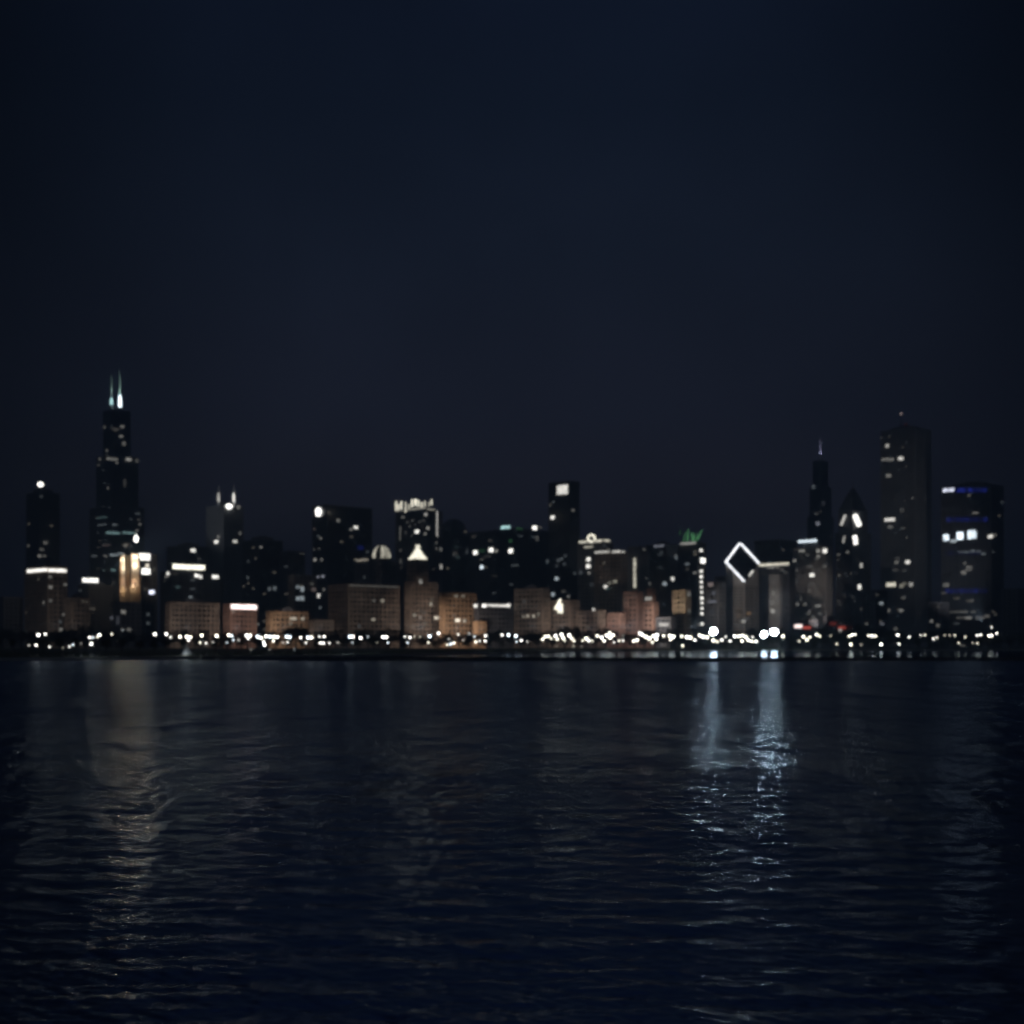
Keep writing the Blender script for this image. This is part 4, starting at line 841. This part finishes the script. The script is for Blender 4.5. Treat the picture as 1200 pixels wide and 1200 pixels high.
def put_lamp(px, py, s):
    low = py >= 751
    sd = shore_depth(px)
    if py >= 760: D = sd + 6
    elif low: D = sd + random.uniform(9, 14)
    else: D = min(sd + random.uniform(50, 60), 1372)
    rad = lamp_class(s) * LAMP_GAIN; col = random.choice(('n', 'n', 'y', 'c')) if px < 640 else random.choice(('n', 'y', 'y'))
    key = (rad, col)
    if key not in LP: LP[key] = lamp_proto(rad, col)
    pr = LP[key]
    if pr[5]:
        root = pr[0].copy(); C.objects.link(root)
        pole, base, lan = (ch.copy() for ch in pr[1:4])
        for ch in (pole, base, lan): C.objects.link(ch); ch.parent = root
        cap = pr[4].copy(); C.objects.link(cap); cap.parent = lan
    else:
        pr[5] = True; root, pole, base, lan, cap = pr[:5]
    g = 1.05 if py >= 760 else 1.3
    z = zat(py, D); z = max(z, g + 1.6)
    dia = min(.35 + s * .22, 2.1) * D / 1380 + .1
    dia *= 1.1 if 630 < px < 930 and not low else .9
    root.location = (kx(px) * D, D, g)
    hgt = max(z - g - dia * .45, .8)
    pole.scale = (1, 1, hgt); lan.location = (0, 0, z - g); lan.scale = (dia,) * 3
    tag(root, 'x', 'street lamp', 'white lamps along the lakefront')
    lamps.append((px, 'lower' if low else 'upper', root, 'faint' if s < 3.6 else 'small' if s < 5.2 else 'bright' if s < 6.4 else 'large'))
LAMP_GAIN = .5
for l in LAMPS: put_lamp(*l)
label_row(lamps, '{adj} white lamp, {ord} in {row} row below {ph}')

# floodlight banks over the harbour playing field
def bank(px, py, size, label, k):
    D = 1365; z = zat(py, D); wdt = size * .62 * D / F
    r = thing('floodlight_mast', label, 'floodlight mast', (kx(px) * D, D, 1.4), 'floodlight masts by the harbour')
    X = kx(px) * D
    mb = MB(); mb.tube((X, D, 1.4), (X, D, z + wdt / 2), .45, .28, 10); mb.build('pole', M['metal'], r)
    mb = MB()
    for j in range(3): mb.box(X - wdt / 2, X + wdt / 2, D - .5, D - .3, z + (j - 1) * wdt * .36 - .12, z + (j - 1) * wdt * .36 + .12)
    mb.build('crossbar', M['metal'], r)
    for q in range(7):
        a = 2 * math.pi * q / 6; rad = 0 if q == 6 else wdt * .36
        c = (X + rad * math.cos(a), D - .55, z + rad * math.sin(a)); rr = wdt * .165
        mb = MB(); mb.tube((c[0], c[1], c[2]), (c[0], c[1] - .5, c[2] - .08), rr * .6, rr, 12); mb.build('lamp_housing', M['metal'], r)
        mb = MB(); mb.tube((c[0], c[1] - .5, c[2] - .08), (c[0], c[1] - .62, c[2] - .1), rr * .95, rr * .9, 12); mb.build('lamp', emit('c', k), r)
bank(836, 740, 12, 'single very bright floodlight bank on a mast below the green flame crown', 190)
bank(895, 743.5, 10.5, 'smaller left floodlight bank of the bright pair below the white roofline', 130)
bank(907, 740.5, 12, 'larger right floodlight bank of the bright pair below the white roofline', 190)

# fountain glowing under the lamps at left
def fountain():
    px = 219.; D = 588.; X = kx(px) * D
    r = thing('fountain', 'pale floodlit fountain plume below the lamps near the left shore', 'fountain', (X, D, 1.2))
    mb = MB(); mb.lathe([(2.6, 1.2), (2.7, 1.75), (2.5, 1.75), (2.45, 1.5), (.3, 1.5)], (X, D, 0), 20); mb.build('basin', M['concrete'], r)
    rr = random.Random(5); mb = MB(); rings = []
    for t in range(9):
        z = 1.55 + 4.3 * t / 8; rad = 2.3 * (1 - t / 8) ** 1.4 + .12
        rings.append([(X + rad * rr.uniform(.7, 1.2) * math.cos(2 * math.pi * k / 26), D + rad * rr.uniform(.7, 1.2) * math.sin(2 * math.pi * k / 26), z + rr.uniform(-.2, .2)) for k in range(26)])
    mb.loft(rings); mb.build('water_plume', M['spray'], r)
    ld = bpy.data.lights.new('fountain_light', 'POINT'); ld.energy = 170; ld.color = (.9, .97, 1); ld.shadow_soft_size = .3
    o = bpy.data.objects.new('fountain_light', ld); C.objects.link(o); o.location = (X, D - 4, 2.4)
fountain()

# lamps standing right over the lakefront path throw pools on it
for px, h_, P_ in ((105, 7, 900), (118, 6, 350), (220, 7, 900), (240, 6, 300), (400, 7, 700), (418, 7, 1100), (440, 7, 700), (566, 9, 1500), (582, 8, 700), (636, 9, 1800), (652, 9, 900), (860, 13, 2600), (884, 13, 2600), (908, 13, 3600), (925, 12, 1800), (745, 12, 900), (805, 12, 1200)):
    sd = shore_depth(px); ld = bpy.data.lights.new('path_lamp_light', 'SPOT'); ld.spot_size = math.radians(128); ld.spot_blend = .5; ld.energy = P_ * (1.6 if px < 640 else .5); ld.color = (.82, .95, 1); ld.shadow_soft_size = .4
    o = bpy.data.objects.new('path_lamp_light', ld); C.objects.link(o); o.location = (kx(px) * (sd + 8), sd + 8, 1.1 + h_)
for r in ROOTS:
    if '_o' in r: del r['_o']
# ------------------------------------------------------------------ night haze over lake and city
mb = MB(); mb.box(-12000, 12000, -400, 8000, -2.6, 520)
hz = mb.build('haze', [bpy.data.materials.new('haze')]); hz['kind'] = 'stuff'
hm = hz.data.materials[0]; hm.use_nodes = True; nt = hm.node_tree
for q in list(nt.nodes):
    if q.type != 'OUTPUT_MATERIAL': nt.nodes.remove(q)
pv = nt.nodes.new('ShaderNodeVolumePrincipled'); pv.inputs['Color'].default_value = (.54, .76, 1, 1)
pv.inputs['Density'].default_value = HAZE; pv.inputs['Anisotropy'].default_value = .1
nt.links.new(pv.outputs['Volume'], nt.nodes['Material Output'].inputs['Volume'])
# ------------------------------------------------------------------ render settings
S.view_settings.view_transform = 'Standard'; S.view_settings.look = 'None'; S.view_settings.exposure = 0; S.view_settings.gamma = 1
S.render.engine = 'CYCLES'
cy = S.cycles
cy.filter_width = 3.7; cy.pixel_filter_type = 'BLACKMAN_HARRIS'
cy.use_light_tree = True
cy.volume_bounces = 0; cy.max_bounces = 4; cy.diffuse_bounces = 2; cy.glossy_bounces = 2
cy.caustics_reflective = False; cy.caustics_refractive = False
cy.sample_clamp_indirect = 4
cy.use_denoising = DENOISE
try: cy.denoiser = 'OPENIMAGEDENOISE'
except Exception: pass
